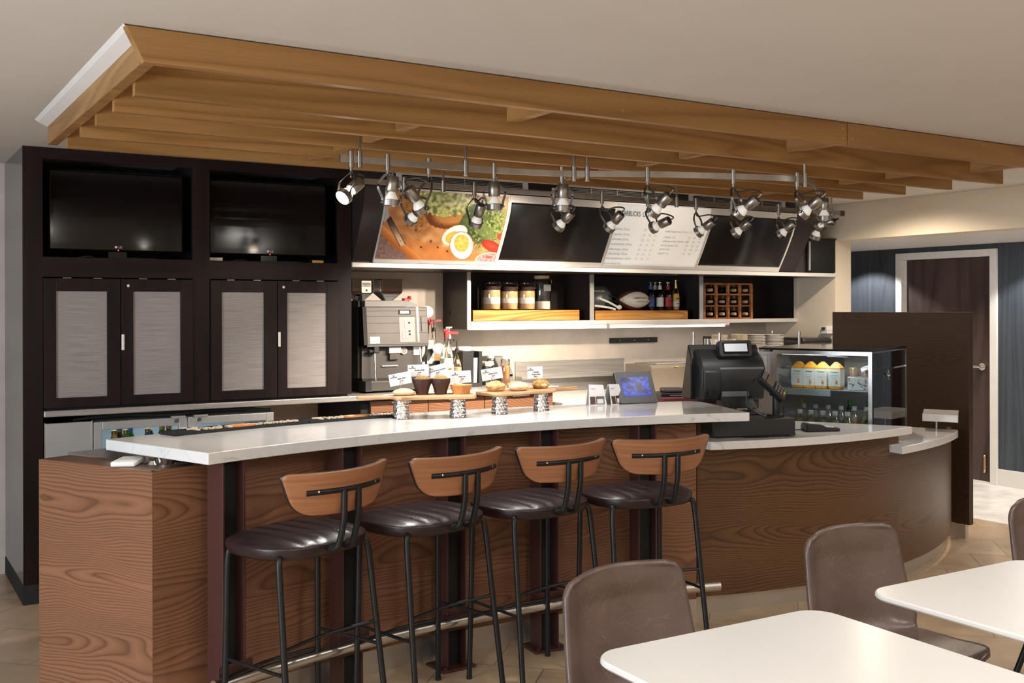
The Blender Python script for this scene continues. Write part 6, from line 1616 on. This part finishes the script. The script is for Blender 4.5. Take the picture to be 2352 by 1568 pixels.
back = [(.215, Z0 + .064), (.195, Z0 + .15), (.19, Z0 + .235), (.215, Z0 + .282), (.275, Z0 + .335), (.335, Z0 + .345), (.39, Z0 + .068)]
xprism(MB(), back, .012, .425).build('housing', 'pos_black', ps, smooth=35, bevel=.014, bseg=3)
xprism(MB(), [(.30, Z0 + .066), (.285, Z0 + .30), (.335, Z0 + .37), (.43, Z0 + .07), (.40, Z0 + .066)], -.012, .438).build('screen_bezel', 'black_plastic', ps, smooth=35, bevel=.006)
xprism(MB(), [(.205, Z0 + .066), (.178, Z0 + .14), (.18, Z0 + .225), (.195, Z0 + .235), (.25, Z0 + .066)], .022, .13).build('side_module', 'pos_black', ps, smooth=35, bevel=.012, bseg=3)
xprism(MB(), [(.19, Z0 + .236), (.193, Z0 + .246), (.20, Z0 + .246), (.20, Z0 + .236)], .13, .41).build('ridge', 'grey_plastic', ps, smooth=0)
xprism(MB(), [(.185, Z0 + .085), (.18, Z0 + .115), (.20, Z0 + .115), (.205, Z0 + .085)], .14, .31).build('hinge_bar', 'grey_plastic', ps, smooth=0, bevel=.004)
xprism(MB(), [(.06, Z0), (.06, Z0 + .008), (.12, Z0 + .03), (.185, Z0 + .085), (.24, Z0 + .085), (.26, Z0)], .13, .33).build('foot', 'pos_black', ps, smooth=0, bevel=.005)
xprism(MB(), [(.03, Z0), (.03, Z0 + .006), (.25, Z0 + .018), (.25, Z0)], .07, .33).build('base', 'black_plastic', ps, smooth=0, bevel=.003)
text('lettering', 'micros', .024, 'ceramic', ps, (.222, .1015, Z0 + .0265), (1, 0, 0), (0, .82, .36), bold=.0004)
MB().cyl((.06, .172, Z0 + .11), (.06, .19, Z0 + .11), .014, 16).build('port', 'black_matte', ps)
MB().box((-.022, .27, Z0 + .08), (-.014, .33, Z0 + .26)).build('card_swipe', 'black_plastic', ps, smooth=0, bevel=.004)
MB().box((.19, .24, Z0 + .30), (.29, .30, Z0 + .345)).build('display_mount', 'pos_black', ps, smooth=0)
TL = Matrix.Translation((.240, .235, Z0 + .345)) @ Matrix.Rotation(R(-14), 4, 'X') @ Matrix(((1, 0, 0, 0), (0, 0, -1, 0), (0, 1, 0, 0), (0, 0, 0, 1)))
cdp = MB().prism(rpoly(.210, .092, .018), -.022, .022, TL).build('customer_display', 'pos_black', ps, smooth=30, bevel=.004)
MB().prism(rpoly(.165, .064, .006), .0222, .0228, TL).build('display_glass', 'black_gloss', cdp, smooth=0)
MB().prism(rpoly(.146, .044, .002), .0229, .0235, Matrix.Translation((0, 0, .004)) @ TL).build('display_lcd', 'lcd', cdp, smooth=0)
pL = TL @ Vector((0, -.037, .0236)); text('lettering', 'micros', .010, 'grey_plastic', cdp, pL, (1, 0, 0), (0, .25, .97))
toD(ps); ps.scale = (.93, 1, 1); ps.location = D0 + Matrix.Rotation(DRW, 3, 'Z') @ Vector((.078, .17, .0005))
cr = thing('card_terminal', 'black card payment terminal raised on a pole stand', 'card terminal')
px, py = .405, .115
MB().cyl((px, py, Z0), (px, py, Z0 + .010), .048, 28).build('stand_base', 'black_plastic', cr)
MB().cyl((px, py, Z0 + .01), (px, py, Z0 + .12), .019, 18).build('pole', 'black_plastic', cr)
MB().box((px - .03, py - .02, Z0 + .105), (px + .03, py + .025, Z0 + .15)).build('cradle', 'black_plastic', cr, smooth=0, bevel=.01)
L_ = Vector((.72, -.12, -.68)).normalized(); N_ = Vector((.34, -.72, .6)); N_ = (N_ - L_ * N_.dot(L_)).normalized(); W_c = N_.cross(L_)
pc = Vector((px - .025, py - .005, Z0 + .165))
TC = Matrix(((L_.x, W_c.x, N_.x, pc.x), (L_.y, W_c.y, N_.y, pc.y), (L_.z, W_c.z, N_.z, pc.z), (0, 0, 0, 1)))
# local: long axis x (down the slope), face +z
MB().box((-.085, -.045, -.024), (.095, .045, .014), TC).build('housing', 'black_plastic', cr, smooth=0, bevel=.012, bseg=3)
MB().box((-.078, -.034, .014), (-.052, .034, .0155), TC).build('printer_cover', 'grey_plastic', cr, smooth=0)
MB().box((-.045, -.034, .014), (.0, .034, .0155), TC).build('screen', 'lcd', cr, smooth=0).data.materials[0] = M['nickel']
for i in range(4):
    for j in range(3):
        m = 'grey_plastic' if i < 3 else ('label_red', 'label_yellow', 'label_green')[j]
        MB().box((.014 + i * .018, -.03 + j * .021, .014), (.026 + i * .018, -.014 + j * .021, .0175), TC).build('key', m, cr, smooth=0)
MB().tube(smoothpath([(px - .11, py + .02, Z0 + .20), (px - .165, py - .01, Z0 + .14), (px - .17, py - .02, Z0 + .06), (px - .10, py - .06, Z0 + .008), (px + .0, py - .07, Z0 + .010), (px + .03, py - .02, Z0 + .05)], 8), .004, 8).build('cable', 'black_plastic', cr)
toD(cr)
rd = thing('card_reader', 'black handheld card reader lying on the white service counter', 'card reader')
xprism(MB(), [(-.085, .0), (-.085, .016), (-.02, .020), (.01, .034), (.075, .040), (.085, .03), (.085, 0)], -.04, .04).build('housing', 'black_plastic', rd, smooth=30, bevel=.006)
MB().add([(-.028, .022, .0375), (.028, .022, .0375), (.028, .065, .0408), (-.028, .065, .0408)], [(0, 1, 2, 3)]).build('screen', 'lcd', rd, smooth=0).data.materials[0] = M['nickel']
for i in range(4):
    for j in range(3):
        m = ('label_red', 'label_yellow', 'label_green')[j] if i == 0 else 'ceramic'
        y = -.072 + i * .0165; z = .0165 + i * .0012
        MB().box((-.028 + j * .021, y, z - .002), (-.013 + j * .021, y + .010, z + .003)).build('key', m, rd, smooth=0)
rd.location = (4.415, 3.92, .9145); rd.rotation_euler = (0, 0, R(66)); rd.scale = (1.12, 1.12, 1.12)
cb = MB().tube(smoothpath([(4.16, 3.97, .93), (4.20, 3.95, .921), (4.25, 3.99, .919), (4.30, 3.985, .921), (4.34, 3.965, .925)], 6), .003, 6)
solo('cable', cb, 'black_plastic', 'thin black cable between the cash drawer and the card reader', 'cable')
cb = MB().tube(smoothpath([(3.84, 3.915, .9185), (3.92, 3.875, .9185), (4.0, 3.862, .9185), (4.10, 3.825, .9185), (4.17, 3.87, .9185)], 6), .0035, 6)
solo('cable', cb, 'black_plastic', 'thin black cable lying in front of the cash drawer', 'cable')

# ------------------------------------------------------------------ refrigerated display case (local frame: origin at the near corner)
cA = Vector((4.992, 4.045)); lv = Vector((-.36, .933)).normalized(); rv = Vector((.915, .403)).normalized()
LL, RL = .605, .78
def CP(a, b, z): p = cA + lv * a + rv * b; return Vector((p.x, p.y, z))
def cslab(mb, a0, a1, b0, b1, z0, z1):
    return mb.add([CP(a0, b0, z0), CP(a1, b0, z0), CP(a1, b1, z0), CP(a0, b1, z0), CP(a0, b0, z1), CP(a1, b0, z1), CP(a1, b1, z1), CP(a0, b1, z1)],
                  [(0, 1, 2, 3), (4, 7, 6, 5), (0, 4, 5, 1), (1, 5, 6, 2), (2, 6, 7, 3), (3, 7, 4, 0)])
dc = thing('display_case', 'glass refrigerated display case with juice and bottles at the right', 'display case', (cA.x, cA.y, 0))
cslab(MB(), 0, .70, 0, RL, 0, .745).build('base', 'dark_panel', dc, smooth=0)
cslab(MB(), .01, .69, .01, RL - .01, .745, .755).build('floor_plate', 'steel_soft', dc, smooth=0)
cslab(MB(), -.004, .70, -.004, RL + .004, 1.322, 1.334).build('top', 'black_gloss', dc, smooth=0, bevel=.003)
cslab(MB(), LL, .70, 0, RL, .745, 1.312).build('side_column', 'steel_soft', dc, smooth=0)
cslab(MB(), .0, LL, RL - .03, RL, .745, 1.312).build('back_panel', 'case_inside', dc, smooth=0) if False else None
# steel frames of the customer-side door
fo = cslab(MB(), 0, .022, -.004, .014, .745, 1.322); fo = fo.build('door_frame', 'steel_plain', dc, smooth=0)
for a0, a1, z0, z1 in ((.58, LL, .745, 1.322), (.022, .58, 1.298, 1.322), (.022, .58, .745, .78)): cslab(MB(), a0, a1, -.004, .014, z0, z1).build('door_frame', 'steel_plain', dc, smooth=0)
cslab(MB(), .022, .58, .002, .006, .78, 1.29).build('glass', 'pane_tint', dc, smooth=0)
cslab(MB(), .640, .664, -.016, .0, 1.12, 1.29).build('handle', 'alu', dc, smooth=0, bevel=.003)
# the end glass in two panes with a black joint and clip
cslab(MB(), -.003, .003, .02, RL - .015, 1.215, 1.312).build('glass', 'pane', dc, smooth=0)
cslab(MB(), -.003, .003, .02, RL - .015, .745, 1.205).build('glass', 'pane', dc, smooth=0)
cslab(MB(), -.004, .004, .02, RL - .30, 1.205, 1.215).build('joint', 'black_plastic', dc, smooth=0)
cslab(MB(), -.006, .006, RL - .016, RL, .745, 1.312).build('corner_post', 'nickel', dc, smooth=0)
cslab(MB(), .0, .006, -.003, .02, .745, 1.312).build('corner_post', 'nickel', dc, smooth=0)
cl = MB().tube(smoothpath([CP(-.006, .31, 1.222), CP(-.010, .315, 1.20), CP(-.012, .29, 1.172), CP(-.012, .335, 1.172), CP(-.010, .32, 1.195), CP(-.012, .325, 1.145)], 5), .0035, 8)
cl.build('clip', 'clear_plastic', dc)
# inside: upper wire deck and light
cslab(MB(), .03, .60, .12, .50, 1.078, 1.084).build('deck', 'steel_soft', dc, smooth=0)
cslab(MB(), .28, .60, .10, .12, 1.045, 1.084).build('deck_lip', 'alu', dc, smooth=0)
cslab(MB(), .20, .56, .03, .05, 1.295, 1.311).build('light_tube', 'sky_glass', dc, smooth=0)
area('case_light', tuple(CP(.3, .15, 1.30)), (0, 0, 0), .35, .12, 1.8, (1, .95, .88))
cslab(MB(), .0, LL, RL - .012, RL, .745, 1.312).build('back_wall', 'case_inside', dc, smooth=0)
# cartons of juice
for i, (a, lb) in enumerate(((.50, 'orange juice bottle on the upper deck of the display case, leftmost'), (.425, 'orange juice bottle on the upper deck, second from the left'), (.35, 'orange juice bottle on the upper deck, third from the left'), (.265, 'orange juice bottle on the upper deck, nearest, with an orange on its label'))):
    p = CP(a, .175, 0); t = thing('juice_bottle', lb, 'bottle', (p.x, p.y, 1.0845), group='juice bottles in the display case')
    ax = math.atan2(lv.y, lv.x); LM = Matrix.Translation((p.x, p.y, 1.0845)) @ Matrix.Rotation(ax, 4, 'Z'); w = .0365
    MB().box((-w, -w, 0), (w, w, .135), LM).build('bottle', 'juice_orange', t, smooth=0, bevel=.008, bseg=3)
    vs = [LM @ Vector(q) for q in ((-w, -w, .128), (w, -w, .128), (w, w, .128), (-w, w, .128), (-.014, -.014, .158), (.014, -.014, .158), (.014, .014, .158), (-.014, .014, .158))]
    MB().add(vs, [(0, 1, 5, 4), (1, 2, 6, 5), (2, 3, 7, 6), (3, 0, 4, 7), (4, 5, 6, 7)]).build('shoulder', 'juice_orange', t, smooth=0)
    MB().cyl(LM @ Vector((0, 0, .155)), LM @ Vector((0, 0, .164)), .013, 16).build('cap', 'label_orange', t)
    MB().box((-w - .0006, -w - .0006, .018), (w + .0006, w + .0006, .122), LM).build('label', 'label_white', t, smooth=0)
    U = Vector((0, 0, 1)); X = Vector((-lv.x, -lv.y, 0)); c = Vector((p.x, p.y, 0)) - Vector((rv.x, rv.y, 0)) * (w + .0012)
    c = LM @ Vector((0, w + .0012, 0))
    if (c - Vector((p.x, p.y, 0))).dot(Vector((rv.x, rv.y, 0))) > 0: c = LM @ Vector((0, -w - .0012, 0))
    text('lettering', 'Tropicana', .011, 'label_green', t, Vector((c.x, c.y, 1.0845 + .105)), X, U, bold=.0002)
    for k, s in enumerate(('pure premium', 'orange juice', 'no pulp')): text('lettering', s, .0075, 'ink_grey', t, Vector((c.x, c.y, 1.0845 + .088 - k * .014)), X, U)
    MB().ball((c.x - X.x * -.012, c.y - X.y * -.012, 1.0845 + .045), .014, 14, 8, (.5, .5, 1)).build('label_fruit', 'label_orange', t)
p = CP(.13, .20, 0); t = thing('patterned_box', 'white patterned snack box beside the juice bottles', 'box', (p.x, p.y, 1.0845))
LM = Matrix.Translation((p.x, p.y, 1.0845)) @ Matrix.Rotation(math.atan2(lv.y, lv.x) + R(8), 4, 'Z')
MB().box((-.062, -.05, 0), (.062, .05, .078), LM).build('box', 'label_white', t, smooth=0, bevel=.002)
random.seed(11)
for k in range(26):
    x, z = random.uniform(-.055, .055), random.uniform(.008, .07); r = random.uniform(.004, .009); m = ('label_red', 'ink', 'oxide')[k % 3]
    a = random.random() * 3
    for yy in (-.0506, .0506): MB().prism([(x + r * math.cos(q), z + r * .6 * math.sin(q) + .3 * r * math.cos(q + a)) for q in [j * PI / 4 for j in range(8)]], -.0004, .0004, LM @ Matrix(((1, 0, 0, 0), (0, 0, 1, yy), (0, 1, 0, 0), (0, 0, 0, 1)))).build('print', m, t, smooth=0) if yy > 0 else None
for a, lb in ((.165, 'left amber jar on top of the patterned snack box'), (.095, 'right amber jar on top of the patterned snack box')):
    p = CP(a, .20, 0); zz = 1.163; t = thing('honey_jar', lb, 'jar', (p.x, p.y, zz), group='jars on the snack box')
    MB().lathe([(0, zz), (.024, zz), (.025, zz + .04), (0, zz + .04)], (p.x, p.y, 0), 20).build('contents', 'caramel', t)
    MB().lathe([(0, zz), (.026, zz), (.026, zz + .048), (.02, zz + .053)], (p.x, p.y, 0), 20).build('glass', 'jar_glass', t)
    MB().lathe([(.0265, zz + .043), (.0265, zz + .055), (0, zz + .055)], (p.x, p.y, 0), 20).build('lid', 'gold', t)
# bottles at the bottom of the case
def drink(x, y, h, r, glass, fluid, cap, lb, lab=None, z=.7555):
    t = thing('drink_bottle', lb, 'bottle', (x, y, z), group='drinks at the bottom of the display case')
    pr = [(0, z), (r, z + .002), (r, z + h * .60), (r * .75, z + h * .74), (.0135, z + h * .87), (.0125, z + h * .9)]
    MB().lathe(pr, (x, y, 0), 20).build('bottle', glass, t)
    if fluid: MB().lathe([(max(0, a - .002), b) for a, b in pr[:4]] + [(0, z + h * .76)], (x, y, 0), 20).build('juice', fluid, t)
    MB().lathe([(.0155, z + h * .89), (.0155, z + h), (0, z + h)], (x, y, 0), 16).build('cap', cap, t)
    if lab: MB().lathe([(r + .0006, z + h * .42), (r + .0006, z + h * .62)], (x, y, 0), 20).build('label', lab, t)
PF = [(.47, .10), (.395, .09), (.32, .085), (.245, .085), (.17, .09)]
for i, (a, b) in enumerate(PF):
    p = CP(a, b, 0); drink(p.x, p.y, .20, .033, 'clear_plastic', 'juice_pale', 'white_plastic', 'white-capped pale juice in the front row of the case, ' + ('farthest left', 'second from left', 'third from left', 'fourth from left', 'rightmost')[i])
PB_ = [(.49, .24), (.415, .235), (.335, .235), (.255, .235), (.175, .235), (.095, .22)]
for i, (a, b) in enumerate(PB_):
    p = CP(a, b, 0); drink(p.x, p.y, .225, .033, 'clear_plastic', 'juice_pale' if i > 3 else None, 'white_plastic', 'white-capped bottle in the second row of the case, ' + ('farthest left', 'second from left', 'third from left', 'fourth from left', 'fifth, with an orange band', 'rightmost, with an orange band')[i], 'label_orange' if i > 3 else None)
for a, b, h, g, cap, lb in ((.24, .37, .25, 'green_glass', 'label_green', 'green bottle with green cap at the back of the case, left'), (.12, .36, .25, 'green_glass', 'label_green', 'green bottle with green cap at the back of the case, right'),
                            (.055, .13, .215, 'green_glass', 'gold', 'green bottle with gold top behind the corner of the case'), (.045, .25, .245, 'green_glass', 'label_green', 'bright green soda bottle behind the end glass'), (.045, .37, .245, 'jar_glass', 'label_red', 'red soda bottle behind the end glass')):
    p = CP(a, b, 0); drink(p.x, p.y, h, .031, g, 'label_red' if 'red soda' in lb else ('label_green' if 'bright' in lb else None), cap, lb, 'label_yellow' if 'gold' in lb else None)
p = CP(.53, .30, 0); drink(p.x, p.y, .25, .033, 'clear_plastic', 'label_yellow', 'label_yellow', 'yellow bottle at the far left end of the case'); p = CP(.56, .12, 0); drink(p.x, p.y, .19, .033, 'clear_plastic', 'label_blue', 'label_blue', 'dark blue bottle low at the far left end of the case')
